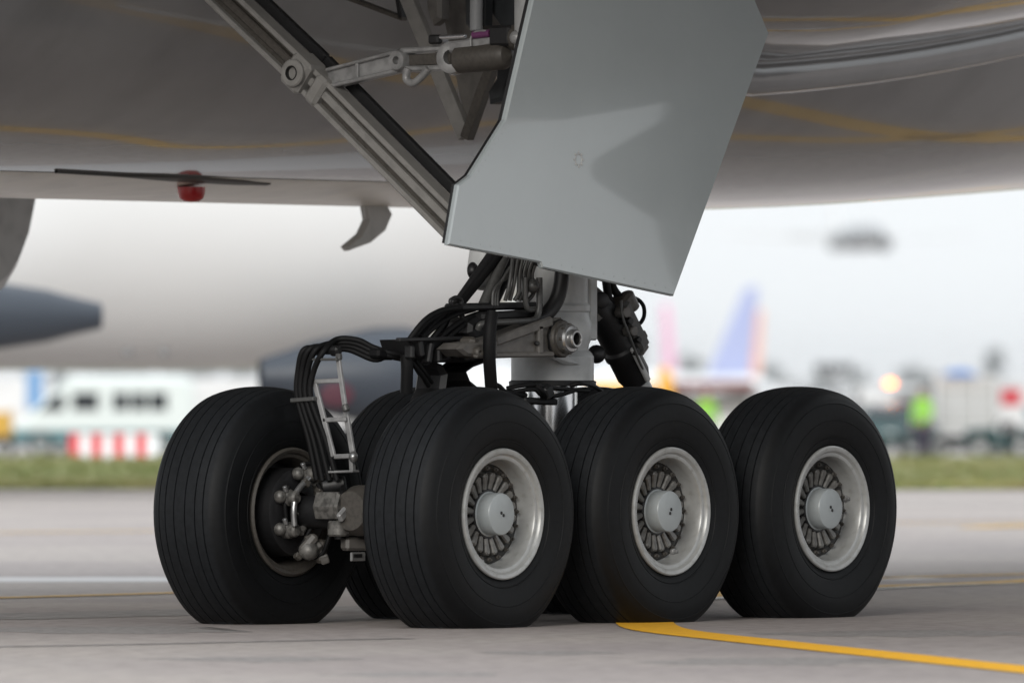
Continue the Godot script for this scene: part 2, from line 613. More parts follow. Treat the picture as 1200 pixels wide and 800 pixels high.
func setting() -> void:
	# one sheet to the horizon
	var rows := []
	for w in [-700.0, -300.0, -150.0, -80.0, -40.0, -20.0, -10.0, 0.0, 10.0, 20.0, 40.0, 70.0, 100.0, 110.0, 115.0, 120.0, 130.0, 150.0, 180.0, 220.0, 300.0, 500.0, 790.0, 800.0, 810.0, 2000.0, 6000.0]:
		var row := []
		for u in [-3500.0, -1200.0, -400.0, -150.0, -60.0, -20.0, 0.0, 20.0, 60.0, 150.0, 400.0, 1200.0, 3500.0]:
			var p: Vector3 = INTO * w + ACROSS * u
			p.y = ground_at(p)
			row.append(p)
		rows.append(row)
	structure("ground", mk().grid(rows), "ground")
	# grass verge, with the pale edge of the service road behind it
	structure("grass_verge", band(65.5, 110.0, 0.02, 90.0), "soil")
	structure("service_road_edge", band(110.5, 119.0, 0.012, 90.0), "white_line")
	grass()
	# painted lines
	structure("yellow_taxi_line", ribbon(TAXI, 0.3, 0.004), "yellow_line")
	structure("worn_taxi_line", ribbon([Vector3(0.35, 0, 0.5), Vector3(2.2, 0, -1.0), Vector3(4.6, 0, -2.4), Vector3(6.419, 0, -3.527), Vector3(8.134, 0, -3.569), Vector3(9.945, 0, -3.817), Vector3(16, 0, -5.9), Vector3(30, 0, -8.5)], 0.3, 0.004), "worn_yellow")
	structure("yellow_centre_line", ribbon([Vector3(-30, 0, -5.9), Vector3(-10, 0, -5.8), Vector3(3.067, 0, -5.686), Vector3(6.297, 0, -6.344), Vector3(8.149, 0, -4.817), Vector3(10.199, 0, -5.055), Vector3(11.788, 0, -5.103), Vector3(30, 0, -5.5), Vector3(60, 0, -6.2)], 0.2, 0.004), "worn_yellow")
	structure("white_lane_line", ribbon([Vector3(3.94, 0, -1.982), Vector3(4.808, 0, -2.328), Vector3(5.706, 0, -2.685), Vector3(8.326, 0, -3.322), Vector3(9.287, 0, -3.358)], 0.13, 0.006), "white_line")
	structure("far_yellow_line", ribbon([Vector3(5, 0, -26), Vector3(30.923, 0, -19.865), Vector3(29.413, 0, -17.406), Vector3(45, 0, -17)], 0.25, 0.004), "worn_yellow")
	structure("far_white_line", ribbon([Vector3(38.167, 0, -37.572), Vector3(40.495, 0, -36.539), Vector3(41.886, 0, -32.805), Vector3(44.319, 0, -27.151)], 0.35, 0.004), "white_line")
	# a film of water lying on the apron, and darker repaired strips
	var pool := []
	for i in 28:
		var a := TAU * i / 28
		pool.append(Vector2(cos(a) * (5.6 + 0.7 * sin(3 * a)), sin(a) * (0.62 + 0.16 * sin(2 * a + 1))))
	var pm := mk()
	var centre := Vector3(6.504, 0, -9.117)
	var film := []
	for q in pool:
		film.append(centre + ACROSS * q.x + INTO * q.y * 1.6 + Vector3(0, 0.001, 0))
	pm.flat(film, Vector3.UP)
	structure("puddle", pm, "wet")
	structure("rubber_track", ribbon([Vector3(-1.55, 0, -2.69), Vector3(0.064, 0, -2.519), Vector3(1.871, 0, -2.193), Vector3(3.646, 0, -2.002)], 1.1, 0.002), "rubber_mark")
	structure("tar_joint", ribbon([Vector3(-6.033, 0, 1.142), Vector3(-4.985, 0, 1.504), Vector3(-4.085, 0, 1.651), Vector3(-3.336, 0, 1.838)], 0.16, 0.002), "rubber_mark")
	for s in [[Vector3(-6.537, 0, 3.512), 0.5], [Vector3(-4.966, 0, 3.934), 0.35], [Vector3(-5.435, 0, 5.586), 0.6], [Vector3(-2.984, 0, -0.409), 0.8], [Vector3(-1.067, 0, 3.151), 0.7], [Vector3(-7.936, 0, 5.504), 0.4]]:
		var st := mk()
		var edge := []
		for i in 18:
			var a := TAU * i / 18
			edge.append(s[0] + Vector3(cos(a), 0, sin(a)) * s[1] * rng.randf_range(0.6, 1.1) + Vector3(0, 0.001, 0))
		st.flat(edge, Vector3.UP)
		structure("oil_stain", st, "stain")
	# sealed joints between the concrete slabs
	for k in [1, 3]:
		var o := Vector3(0, 0, -13.0 + k * 7.5)
		structure("slab_joint", ribbon([Vector3(-40, 0, 0) + o, Vector3(0, 0, 0) + o, Vector3(45, 0, 0) + o], 0.035, 0.0015), "rubber_mark")


func grass() -> void:
	var m := mk()
	for i in 6:
		var a := TAU * i / 6 + 0.3 * (i % 3)
		var d := Vector3(cos(a), 0, sin(a))
		var s := Vector3(-d.z, 0, d.x) * 0.014
		var b := d * 0.03
		var h := 0.07 + 0.02 * (i % 4)
		m.flat([b - s, b + s, b + d * 0.03 + s * 0.7 + Vector3(0, h * 0.6, 0), b + d * 0.03 - s * 0.7 + Vector3(0, h * 0.6, 0)], (d + Vector3.UP * 0.6).normalized())
		m.flat([b + d * 0.03 - s * 0.7 + Vector3(0, h * 0.6, 0), b + d * 0.03 + s * 0.7 + Vector3(0, h * 0.6, 0), b + d * 0.09 + Vector3(0, h, 0)], (d + Vector3.UP).normalized())
	var mm := MultiMesh.new()
	mm.transform_format = MultiMesh.TRANSFORM_3D
	mm.use_colors = true
	mm.mesh = m.done()
	var n_ := 30000
	mm.instance_count = n_
	var f := FastNoiseLite.new()
	f.seed = 4
	f.frequency = 0.11
	for i in n_:
		var w := 65.8 + 42.0 * pow(rng.randf(), 1.25)
		var p := INTO * w + ACROSS * rng.randf_range(-16, 16)
		p.y = 0.02
		var q := f.get_noise_2d(p.x, p.z) + rng.randf_range(-0.25, 0.25)
		var sc := rng.randf_range(0.6, 1.5) * (1.0 + 0.5 * q)
		mm.set_instance_transform(i, Transform3D(Basis(Vector3.UP, rng.randf() * TAU).scaled(Vector3(sc, sc, sc)), p))
		mm.set_instance_color(i, Color(0.5, 0.44, 0.22).lerp(Color(0.34, 0.37, 0.14), clampf(0.5 + q * 1.3, 0, 1)))
	var o := MultiMeshInstance3D.new()
	o.name = "grass"
	o.multimesh = mm
	o.material_override = M.grass
	add_child(o)
	o.set_meta("kind", "stuff")
	o.set_meta("label", "strip of yellow-green grass on the verge behind the aircraft")
	o.set_meta("category", "grass")


# ---------------------------------------------------------------- the airliner whose main landing gear fills the picture
func hull_row(x: float) -> Array:   # the hull's cross-section, right side, from keel to shoulder
	var y0 := 2.31 + 0.3 * smoothstep(7.5, 15.0, x) + 0.25 * smoothstep(-4.0, -14.0, x) + 2.6 * smoothstep(-16.0, -34.0, x)
	var k := 1.0 - 0.45 * smoothstep(-16.0, -34.0, x)
	var full := smoothstep(16.0, 9.0, x) * smoothstep(-12.0, -4.0, x)   # the wing-body fairing is fuller than the bare tube
	var out := []
	for i in 41:
		var t := i / 40.0
		var a := t * 2.3
		var tube := Vector2(sin(a) * 3.1, y0 + 3.1 - cos(a) * 3.1)
		var e := 0.82
		var fair := Vector2(pow(sin(minf(a, PI / 2)), e) * 3.22 if a < PI / 2 else 3.22 * sin(a), y0 + 2.6 - (pow(cos(a), 0.9) * 2.6 if a < PI / 2 else cos(a) * 3.1))
		var q := tube.lerp(fair, full)
		out.append(Vector3(x, q.y, -5.5 + q.x * k))
	return out


func airliner() -> void:
	var ship := thing("airliner", "large grey airliner on six-wheel main landing gear, its gear door hanging beside the strut", "airliner")
	var rows := []
	var left := []
	var x := -34.0
	while x <= 38.0:
		var r := hull_row(x)
		rows.append(r)
		var l := []
		for p in r:
			l.append(Vector3(p.x, p.y, -11.0 - p.z))
		left.append(l)
		x += 0.6
	var hull := mk().grid(rows, true)
	hull.grid(left)
	part(ship, "fuselage", hull, "hull")
	# fillet between wing and body: a lip that overhangs the belly, rising towards the front
	var fil := []
	x = 2.2
	while x <= 15.0:
		var y0 := 2.9 - 0.02 * minf(x - 5.0, 0.0) + 0.062 * maxf(x - 5.0, 0.0) + 0.018 * pow(maxf(x - 5.0, 0.0), 2.0)
		var g := smoothstep(2.2, 5.0, x)
		var z := -2.36 + 0.1 * g
		var row := []
		for q in [Vector2(-0.25, 0.06), Vector2(-0.08, 0.0), Vector2(-0.02, 0.0), Vector2(0.02, 0.015), Vector2(0.045, 0.05), Vector2(0.06, 0.10), Vector2(0.062, 0.15), Vector2(0.05, 0.175), Vector2(0.03, 0.19), Vector2(0.06, 0.2), Vector2(0.2, 0.225), Vector2(0.5, 0.275), Vector2(0.8, 0.335), Vector2(1.05, 0.42), Vector2(1.3, 0.54), Vector2(1.55, 0.68), Vector2(1.8, 0.86)]:
			row.append(Vector3(x, y0 + q.y, z + q.x * (0.5 + 0.5 * g)))
		fil.append(row)
		x += 0.4
	part(ship, "wing_root_fillet", mk().grid(fil, true), "hull")
	# right wing and engine, above and ahead of the gear
	var wing := []
	for s in [[-2.5, 4.0, 9.5, -3.6, 1.3], [4.1, 4.6, 4.6, -3.8, 0.85], [14.0, 5.6, -3.0, -7.6, 0.5], [25.0, 7.0, -11.5, -13.6, 0.2]]:
		var row := []
		for k in 21:
			var a := TAU * k / 20
			var cx := (cos(a) + 1.0) / 2.0
			var th: float = s[4] * 0.5 * sin(a) * (0.35 + 0.65 * sqrt(cx))
			row.append(Vector3(lerpf(s[3], s[2], cx), s[1] + s[4] * 0.5 + th, s[0]))
		wing.append(row)
	part(ship, "wing", mk().grid(wing), "hull")
	var eng := part(ship, "engine", mk().lathe([Vector2(1.2, 0.0), Vector2(1.28, 0.02), Vector2(1.62, 1.6), Vector2(1.78, 3.2), Vector2(1.8, 4.6), Vector2(1.68, 5.6), Vector2(1.56, 5.85), Vector2(1.46, 5.6), Vector2(1.4, 4.9), Vector2(0.4, 4.8), Vector2(0, 4.8)], Transform3D(Basis(Vector3(0, -1, 0), Vector3(1, 0, 0), Vector3(0, 0, 1)), Vector3(6.5, 2.62, 4.3)), 48), "hull")
	part(eng, "exhaust_cone", mk().lathe([Vector2(0, -2.2), Vector2(0.08, -2.15), Vector2(0.2, -1.8), Vector2(0.36, -1.3), Vector2(0.55, -0.75), Vector2(0.72, -0.2), Vector2(0.85, 0.4), Vector2(0.9, 0.9)], Transform3D(Basis(Vector3(0, -1, 0), Vector3(1, 0, 0), Vector3(0, 0, 1)), Vector3(6.5, 2.62, 4.3)), 40), "gear_grey")
	part(ship, "engine_pylon", mk().prism([Vector2(0.5, 4.9), Vector2(9.6, 4.9), Vector2(11.0, 4.4), Vector2(8.0, 3.6), Vector2(5.2, 3.08), Vector2(3.4, 2.86), Vector2(1.6, 2.85)], 0.9, Transform3D(Basis.IDENTITY, Vector3(0, 0, 4.3))), "hull")
	belly_fittings(ship)
	gear_door(ship)
	strut_bay(ship)
	strut(ship)
	wheels(ship)
	brakes(ship)


func belly_fittings(ship: Node3D) -> void:
	# lower anti-collision beacon, drain mast shadow painted as a dark strip and blade aerial under the keel
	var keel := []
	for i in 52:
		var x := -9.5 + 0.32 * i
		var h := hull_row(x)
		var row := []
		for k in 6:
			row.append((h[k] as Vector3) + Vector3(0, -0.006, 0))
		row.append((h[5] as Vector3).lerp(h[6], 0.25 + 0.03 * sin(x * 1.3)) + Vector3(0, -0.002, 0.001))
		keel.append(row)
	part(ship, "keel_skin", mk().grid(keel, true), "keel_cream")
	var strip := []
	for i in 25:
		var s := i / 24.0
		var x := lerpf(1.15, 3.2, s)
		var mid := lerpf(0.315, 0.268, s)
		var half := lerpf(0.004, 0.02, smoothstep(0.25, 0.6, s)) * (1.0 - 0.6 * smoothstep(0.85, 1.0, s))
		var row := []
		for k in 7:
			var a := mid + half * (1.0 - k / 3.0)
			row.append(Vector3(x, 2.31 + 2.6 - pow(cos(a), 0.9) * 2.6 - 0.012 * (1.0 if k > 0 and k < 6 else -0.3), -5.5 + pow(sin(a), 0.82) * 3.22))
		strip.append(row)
	part(ship, "drain_shadow", mk().grid(strip, true), "belly_shade")
	var at := Vector3(2.609, 2.362, -4.5)
	part(ship, "beacon", mk().lathe([Vector2(0, -0.088), Vector2(0.045, -0.084), Vector2(0.07, -0.065), Vector2(0.08, -0.03), Vector2(0.082, 0.0), Vector2(0, 0.0)], Transform3D(Basis.IDENTITY, at), 28), "beacon", "red beacon lamp under the belly")
	part(ship, "blade_aerial", mk().prism([Vector2(5.153, 2.436), Vector2(5.349, 2.424), Vector2(5.471, 2.355), Vector2(5.554, 2.258), Vector2(5.488, 2.160), Vector2(5.349, 2.086), Vector2(5.129, 2.033), Vector2(5.096, 2.058), Vector2(5.243, 2.136), Vector2(5.308, 2.224), Vector2(5.283, 2.311)], 0.06, Transform3D(Basis.IDENTITY, Vector3(0, 0, -5.4)), 0.015), "light_grey")
	# canoe-shaped flap fairing of the far wing, at the left edge
	part(ship, "flap_fairing", mk().prism([Vector2(5.635, 2.572), Vector2(6.369, 2.558), Vector2(6.352, 2.369), Vector2(6.286, 2.153), Vector2(6.188, 1.980), Vector2(6.073, 1.850), Vector2(5.635, 1.611)], 0.35, Transform3D(Basis.IDENTITY, Vector3(0, 0, -9.0)), 0.1), "light_grey")


func gear_door(ship: Node3D) -> void:
	var xf := Transform3D(Basis.IDENTITY, Vector3(0, 0, 0.7))
	var tilt := Transform3D(Basis(Vector3.RIGHT, deg_to_rad(-1.2)), Vector3(0, 2.4, 0.7))
	tilt = tilt * Transform3D(Basis.IDENTITY, Vector3(0, -2.4, 0))
	var poly := [Vector2(-0.811, 3.411), Vector2(-0.900, 3.190), Vector2(-1.144, 2.575), Vector2(-1.438, 2.286), Vector2(-1.539, 2.237), Vector2(-1.630, 1.932), Vector2(-0.868, 1.849), Vector2(-0.853, 1.823), Vector2(0.258, 1.688), Vector2(1.132, 3.080), Vector2(1.014, 3.251), Vector2(0.879, 3.471)]
	var d := part(ship, "gear_door", mk().prism(poly, 0.035, tilt, 0.008), "door_paint")
	# dark seal round the inner edge
	var inner := []
	for p in poly:
		inner.append((p as Vector2).lerp(Vector2(-0.35, 2.5), 0.02))
	part(d, "edge_seal", mk().prism(inner, 0.03, tilt * Transform3D(Basis.IDENTITY, Vector3(0, 0, -0.033)), 0.004), "black_part")
	var boss := Vector3(-0.539, 2.383, 0.7)
	for k in 8:
		var a := TAU * k / 8
		var q := tilt * Vector3(boss.x + cos(a) * 0.036, boss.y + sin(a) * 0.036, 0.0185)
		part(d, "screw", mk().lathe([Vector2(0.0075, 0), Vector2(0.006, 0.002), Vector2(0, 0.0022)], Transform3D(Mesher.turned(Vector3(0, 0, 1)), q), 10), "strut_grey")
	part(d, "access_ring", mk().lathe([Vector2(0.031, 0.0), Vector2(0.03, 0.0015), Vector2(0.025, 0.0015), Vector2(0.024, 0.0)], Transform3D(Mesher.turned(Vector3(0, 0, 1)), tilt * Vector3(boss.x, boss.y, 0.0176)), 24), "strut_grey")
	var row := []
	for e in [[5, 6, 9], [7, 8, 12], [9, 8, 22], [3, 2, 10], [2, 1, 12]]:
		for s in e[2]:
			row.append((poly[e[0]] as Vector2).lerp(poly[e[1]], (s + 0.5) / e[2]).lerp(Vector2(-0.35, 2.5), 0.05))
	for s in row:
		var q := tilt * Vector3(s.x, s.y, 0.0176)
		part(d, "rivet", mk().lathe([Vector2(0.0048, 0), Vector2(0.004, 0.0008), Vector2(0, 0.001)], Transform3D(Mesher.turned(Vector3(0, 0, 1)), q), 8), "door_paint")


func strut_bay(ship: Node3D) -> void:
	# the open bay in the wing root above the leg
	var face_x := Basis(Vector3(0, 0, 1), Vector3(0, 1, 0), Vector3(-1, 0, 0))
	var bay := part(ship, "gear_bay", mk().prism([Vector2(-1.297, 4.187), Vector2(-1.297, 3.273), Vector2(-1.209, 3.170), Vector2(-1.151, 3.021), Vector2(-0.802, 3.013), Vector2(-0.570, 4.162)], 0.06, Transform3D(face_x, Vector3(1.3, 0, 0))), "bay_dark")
	part(bay, "bay_rib", mk().prism([Vector2(-1.672, 4.196), Vector2(-1.631, 3.269), Vector2(-1.589, 3.175), Vector2(-1.530, 3.211), Vector2(-1.530, 4.191)], 0.1, Transform3D(face_x, Vector3(1.2, 0, 0)), 0.02), "gear_grey")
	part(bay, "bay_rib", mk().prism([Vector2(-1.395, 4.186), Vector2(-1.365, 3.179), Vector2(-1.307, 3.123), Vector2(-1.231, 3.167), Vector2(-1.213, 4.180)], 0.1, Transform3D(face_x, Vector3(1.2, 0, 0)), 0.02), "bay_dark")
	part(bay, "bay_rib", mk().cyl(Vector3(1.1, 4.176, -1.228), Vector3(1.1, 3.137, -1.24), 0.035), "grey_paint")
	part(bay, "hinge_arm", mk().prism([Vector2(-0.584, 3.018), Vector2(-0.458, 3.002), Vector2(-0.493, 2.858), Vector2(-0.550, 2.733), Vector2(-0.642, 2.716), Vector2(-0.653, 2.780), Vector2(-0.596, 2.851)], 0.12, Transform3D(face_x, Vector3(0.5, 0, 0)), 0.02), "bay_dark")
	# pointed inner door hanging behind the brace: a skin between two stiff edges
	var door := part(ship, "inner_door", mk().prism([Vector2(-2.030, 4.222), Vector2(-1.613, 2.627), Vector2(-1.366, 3.063), Vector2(-1.307, 4.197)], 0.03, Transform3D(face_x, Vector3(1.5, 0, 0))), "gear_grey")
	part(door, "door_edge", mk().bar(Vector3(1.46, 4.236, -2.466), Vector3(1.46, 2.579, -1.594), 0.085, 0.05, Vector3(0, 0.4, 1)), "brace_grey")
	part(door, "door_edge", mk().bar(Vector3(1.46, 2.57, -1.588), Vector3(1.46, 3.062, -1.364), 0.06, 0.06, Vector3(0, 0.4, 1)), "dirty_brown")
	part(door, "door_edge", mk().bar(Vector3(1.6, 3.575, -3.189), Vector3(1.6, 3.237, -2.133), 0.025, 0.05, Vector3(0, 1, 0)), "dirty_brown")
	part(door, "door_edge", mk().bar(Vector3(1.6, 3.238, -2.145), Vector3(1.6, 4.002, -2.301), 0.03, 0.05, Vector3(0, 0, 1)), "black_part")
	# two-part folding side brace
	var a := Vector3(0.1, 4.031, -3.117)
	var b := Vector3(0.1, 2.888, -1.612)
	var c := Vector3(0.1, 2.058, -0.58)
	for seg in [[a, b], [b, c]]:
		var p: Vector3 = seg[0]
		var q: Vector3 = seg[1]
		var y := (q - p).normalized()
		var u := Vector3(1, 0, 0).cross(y).normalized()
		if u.y < 0:
			u = -u
		var s := part(ship, "side_brace", mk().bar(p, q, 0.12, 0.03, u), "dirty_brown")
		for k in [-1.0, 1.0]:
			part(s, "flange", mk().bar(p + u * 0.066 * k, q + u * 0.066 * k, 0.03, 0.11, u, 0.008), "brace_grey")
		part(s, "rib", mk().bar(p + u * 0.006 - Vector3(0.028, 0, 0), q + u * 0.006 - Vector3(0.028, 0, 0), 0.045, 0.04, u, 0.008), "brace_grey" if seg[0] == b else "dirty_brown")
		part(s, "back_plate", mk().bar(p + u * 0.095 + Vector3(0.1, 0, 0), q + u * 0.095 + Vector3(0.1, 0, 0), 0.06, 0.05, u, 0.008), "black_part")  # black bar paints the shadowed upper side of the brace
	var dir := (c - a).normalized()
	var u2 := Vector3(1, 0, 0).cross(dir).normalized()
	var knee := part(ship, "brace_knee", mk().box(Vector3(0.19, 0.15, 0.16), Transform3D(Basis(u2, dir, Vector3(1, 0, 0)), b + Vector3(-0.02, 0, 0)), 0.02), "brace_grey")
	part(knee, "lug", mk().box(Vector3(0.17, 0.09, 0.13), Transform3D(Basis(u2, dir, Vector3(1, 0, 0)), b + dir * 0.15 + Vector3(-0.01, 0, 0)), 0.02), "brace_grey")
	part(knee, "pin_boss", mk().lathe([Vector2(0.075, 0), Vector2(0.075, 0.02), Vector2(0.068, 0.028), Vector2(0.045, 0.03), Vector2(0.04, 0.028), Vector2(0.04, -0.05), Vector2(0, -0.05)], Transform3D(Mesher.turned(Vector3(-1, 0, 0)), b + Vector3(-0.095, 0, 0)), 28), "brace_grey")
	part(knee, "pin_bore", mk().lathe([Vector2(0.041, 0.0), Vector2(0.036, 0.008), Vector2(0.034, -0.03), Vector2(0, -0.03)], Transform3D(Mesher.turned(Vector3(-1, 0, 0)), b + Vector3(-0.121, 0, 0)), 24), "black")
	# lock links that hold the brace straight
	var l0 := Vector3(0.1, 2.858, -1.448)
	var l1 := Vector3(0.1, 2.943, -0.948)
	var l2 := Vector3(0.1, 2.949, -0.603)
	var l3 := Vector3(0.1, 3.012, -0.181)
	var up := Vector3.UP
	var link := part(ship, "lock_link", mk().bar(l0, l1, 0.085, 0.03, up), "link_metal")
	part(link, "flange", mk().bar(l0 + up * 0.045, l1 + up * 0.05, 0.018, 0.08, up, 0.005), "link_metal")
	part(link, "flange", mk().bar(l0 - up * 0.045, l1 - up * 0.05, 0.022, 0.08, up, 0.005), "link_metal")
	for k in [0.42, 0.9]:
		part(link, "stiffener", mk().bar(l0.lerp(l1, k) - up * 0.045, l0.lerp(l1, k) + up * 0.045, 0.02, 0.07, (l1 - l0)), "link_metal")
	part(link, "pivot", mk().lathe([Vector2(0.05, -0.06), Vector2(0.055, -0.05), Vector2(0.055, 0.05), Vector2(0.05, 0.06), Vector2(0.022, 0.06), Vector2(0.02, 0.02), Vector2(0, 0.02)], Transform3D(Mesher.turned(Vector3(-1, 0, 0)), l1), 24), "link_metal")
	var link2 := part(ship, "lock_link", mk().bar(l1 + Vector3(0, 0, 0.05), l2, 0.06, 0.025, up), "dirty_brown")
	part(link2, "flange", mk().bar(l1 + up * 0.05, l2 + up * 0.055, 0.03, 0.07, up, 0.008), "link_metal")
	part(link2, "flange", mk().bar(l1 - up * 0.045, l2 - up * 0.05, 0.03, 0.07, up, 0.008), "link_metal")
	part(link2, "end_lug", mk().lathe([Vector2(0.07, -0.05), Vector2(0.085, -0.04), Vector2(0.085, 0.04), Vector2(0.07, 0.05), Vector2(0.04, 0.05), Vector2(0.035, 0.0), Vector2(0, 0.0)], Transform3D(Mesher.turned(Vector3(-1, 0.1, 0.25)), l2), 24), "link_metal")
	part(link2, "hook", mk().tube([Vector3(0.06, 2.9, -0.881), Vector3(0.06, 2.846, -0.893), Vector3(0.06, 2.822, -0.847), Vector3(0.06, 2.853, -0.789), Vector3(0.06, 2.897, -0.743)], 0.022, 8), "link_metal")
	var act := part(ship, "lock_actuator", mk().rod(Vector3(0.1, 2.94, -0.591), Vector3(0.1, 2.959, -0.215), [Vector2(0, 0), Vector2(0.05, 0), Vector2(0.075, 0.08), Vector2(0.075, 0.85), Vector2(0.06, 0.93), Vector2(0, 1)]), "dirty_brown")
	part(act, "yoke", mk().bar(Vector3(0.1, 3.003, -0.614), Vector3(0.1, 3.056, -0.181), 0.06, 0.09, up, 0.012), "link_metal")
	part(act, "yoke_end", mk().ball(Vector3(0.1, 3.048, -0.192), Vector3(0.06, 0.07, 0.06)), "dirty_brown")
	part(act, "rod", mk().cyl(Vector3(0.05, 3.057, -0.661), Vector3(0.05, 3.062, -0.483), 0.013), "chrome")
	part(act, "supply_tube", mk().cyl(Vector3(0.05, 3.065, -0.438), Vector3(0.05, 3.072, -0.324), 0.02), "magenta", "magenta hydraulic tube")
	part(act, "rod_seat", mk().box(Vector3(0.05, 0.05, 0.07), Transform3D(Basis.IDENTITY, Vector3(0.05, 3.048, -0.689)), 0.01), "black_part")
	part(act, "wire", mk().tube([Vector3(0.04, 3.007, -0.441), Vector3(0.04, 3.051, -0.441), Vector3(0.04, 3.082, -0.407), Vector3(0.04, 3.085, -0.339)], 0.007, 6), "link_metal")
	part(act, "valve_block", mk().box(Vector3(0.12, 0.11, 0.14), Transform3D(Basis.IDENTITY, Vector3(0.1, 3.058, -0.26)), 0.015), "black_part")
	part(act, "fitting", mk().ball(Vector3(0.02, 3.044, -0.113), Vector3(0.045, 0.04, 0.045)), "link_metal")


func strut(ship: Node3D) -> void:
	var o := Vector3(0.17, 0, 0)
	# shock strut: outer cylinder, collar, polished piston
	var post := part(ship, "shock_strut", mk().lathe([Vector2(0.12, 1.24), Vector2(0.195, 1.24), Vector2(0.217, 1.25), Vector2(0.217, 1.375), Vector2(0.205, 1.395), Vector2(0.188, 1.41), Vector2(0.192, 1.44), Vector2(0.206, 1.47), Vector2(0.206, 1.55), Vector2(0.196, 1.585), Vector2(0.193, 1.605), Vector2(0.2, 1.615), Vector2(0.2, 1.64), Vector2(0.19, 1.655), Vector2(0.187, 2.3), Vector2(0.2, 2.7), Vector2(0.2, 3.9)], Transform3D(Basis.IDENTITY, o), 48, 30.0), "strut_grey")
	part(post, "piston", mk().lathe([Vector2(0.13, 0.62), Vector2(0.13, 1.25)], Transform3D(Basis.IDENTITY, o), 36), "chrome")
	part(post, "collar_flange", mk().lathe([Vector2(0.2, 1.222), Vector2(0.228, 1.224), Vector2(0.23, 1.245), Vector2(0.215, 1.252)], Transform3D(Basis.IDENTITY, o), 40), "black_part")
	part(post, "lubricator", mk().cyl(Vector3(0.268, 1.656, 0.13), Vector3(0.286, 1.656, 0.15), 0.012), "link_metal")
	# web that joins collar and torque link boss
	part(post, "gusset", mk().prism([Vector2(-0.224, 1.399), Vector2(-0.050, 1.413), Vector2(0.139, 1.329), Vector2(0.008, 1.333)], 0.04, Transform3D(Basis.IDENTITY, Vector3(0, 0, 0.2)), 0.015), "strut_grey")
	part(post, "side_band", mk().box(Vector3(0.07, 0.52, 0.03), Transform3D(Basis.IDENTITY, Vector3(0.3, 1.72, 0.16)), 0.01), "strut_grey")
	# upper torque link: forged arm with raised edges and a big pivot nut
	var z := 0.3
	var arm := part(ship, "torque_link", mk().prism([Vector2(-0.244, 1.567), Vector2(-0.128, 1.577), Vector2(-0.026, 1.497), Vector2(-0.070, 1.400), Vector2(-0.215, 1.375), Vector2(-0.724, 1.362), Vector2(-0.930, 1.375), Vector2(-1.008, 1.410), Vector2(-0.951, 1.441), Vector2(-0.724, 1.459)], 0.16, Transform3D(Basis.IDENTITY, Vector3(0, 0, z - 0.08)), 0.016), "gear_grey")
	for e in [[Vector3(-0.242, 1.558, 0.31), Vector3(-0.716, 1.45, 0.31), 0.05], [Vector3(-0.228, 1.386, 0.31), Vector3(-0.886, 1.379, 0.31), 0.03], [Vector3(-0.343, 1.536, 0.31), Vector3(-0.343, 1.381, 0.31), 0.045], [Vector3(-0.737, 1.459, 0.31), Vector3(-0.737, 1.367, 0.31), 0.06]]:
		part(arm, "raised_edge", mk().bar(e[0], e[1], e[2], 0.03, Vector3(0.3, 1, 0) if absf(e[0].y - e[1].y) < 0.12 else Vector3(1, 0, 0), 0.008), "gear_grey")
	var hub := Vector3(-0.171, 1.466, 0.3)
	part(arm, "pivot_ring", mk().lathe([Vector2(0.09, -0.02), Vector2(0.097, 0.0), Vector2(0.097, 0.03), Vector2(0.09, 0.04), Vector2(0.075, 0.042), Vector2(0.07, 0.05), Vector2(0, 0.05)], Transform3D(Mesher.turned(Vector3(0, 0, 1)), hub), 36), "dirty_brown")
	part(arm, "lock_plate", mk().lathe([Vector2(0.098, -0.01), Vector2(0.104, 0.0), Vector2(0.104, 0.012), Vector2(0.097, 0.018)], Transform3D(Mesher.turned(Vector3(0, 0, 1)), hub + Vector3(0, 0, 0.008)), 9), "black_part")
	part(arm, "pivot_nut", mk().lathe([Vector2(0.07, 0.04), Vector2(0.075, 0.05), Vector2(0.075, 0.085), Vector2(0.066, 0.095), Vector2(0.05, 0.097), Vector2(0.049, 0.12), Vector2(0.043, 0.127), Vector2(0.034, 0.127), Vector2(0.031, 0.12), Vector2(0.031, 0.06), Vector2(0, 0.06)], Transform3D(Mesher.turned(Vector3(0, 0, 1)), hub), 32), "steel")
	part(arm, "pivot_bore", mk().lathe([Vector2(0.0305, 0.118), Vector2(0.0295, 0.062), Vector2(0, 0.062)], Transform3D(Mesher.turned(Vector3(0, 0, 1)), hub), 24), "black")
	for k in 8:
		var a := TAU * k / 8
		part(arm, "notch", mk().box(Vector3(0.016, 0.02, 0.02), Transform3D(Basis(Vector3.BACK, a), hub + Vector3(-sin(a) * 0.071, cos(a) * 0.071, 0.075)), 0.003), "dirty_brown")
	part(arm, "apex_pin", mk().lathe([Vector2(0.025, -0.08), Vector2(0.03, -0.07), Vector2(0.03, 0.02), Vector2(0.022, 0.03), Vector2(0.012, 0.03), Vector2(0.01, 0.01), Vector2(0, 0.01)], Transform3D(Mesher.turned(Vector3(0, 0, 1)), Vector3(-0.859, 1.393, 0.3)), 18), "dirty_brown")
	part(arm, "apex_fork", mk().box(Vector3(0.12, 0.09, 0.1), Transform3D(Basis(Vector3.BACK, -0.35), Vector3(-0.826, 1.419, 0.24)), 0.02), "dirty_brown")
	part(arm, "grease_fitting", mk().cyl(Vector3(-0.359, 1.443, 0.3), Vector3(-0.384, 1.443, 0.33), 0.012, 0.003, 10), "black_part")
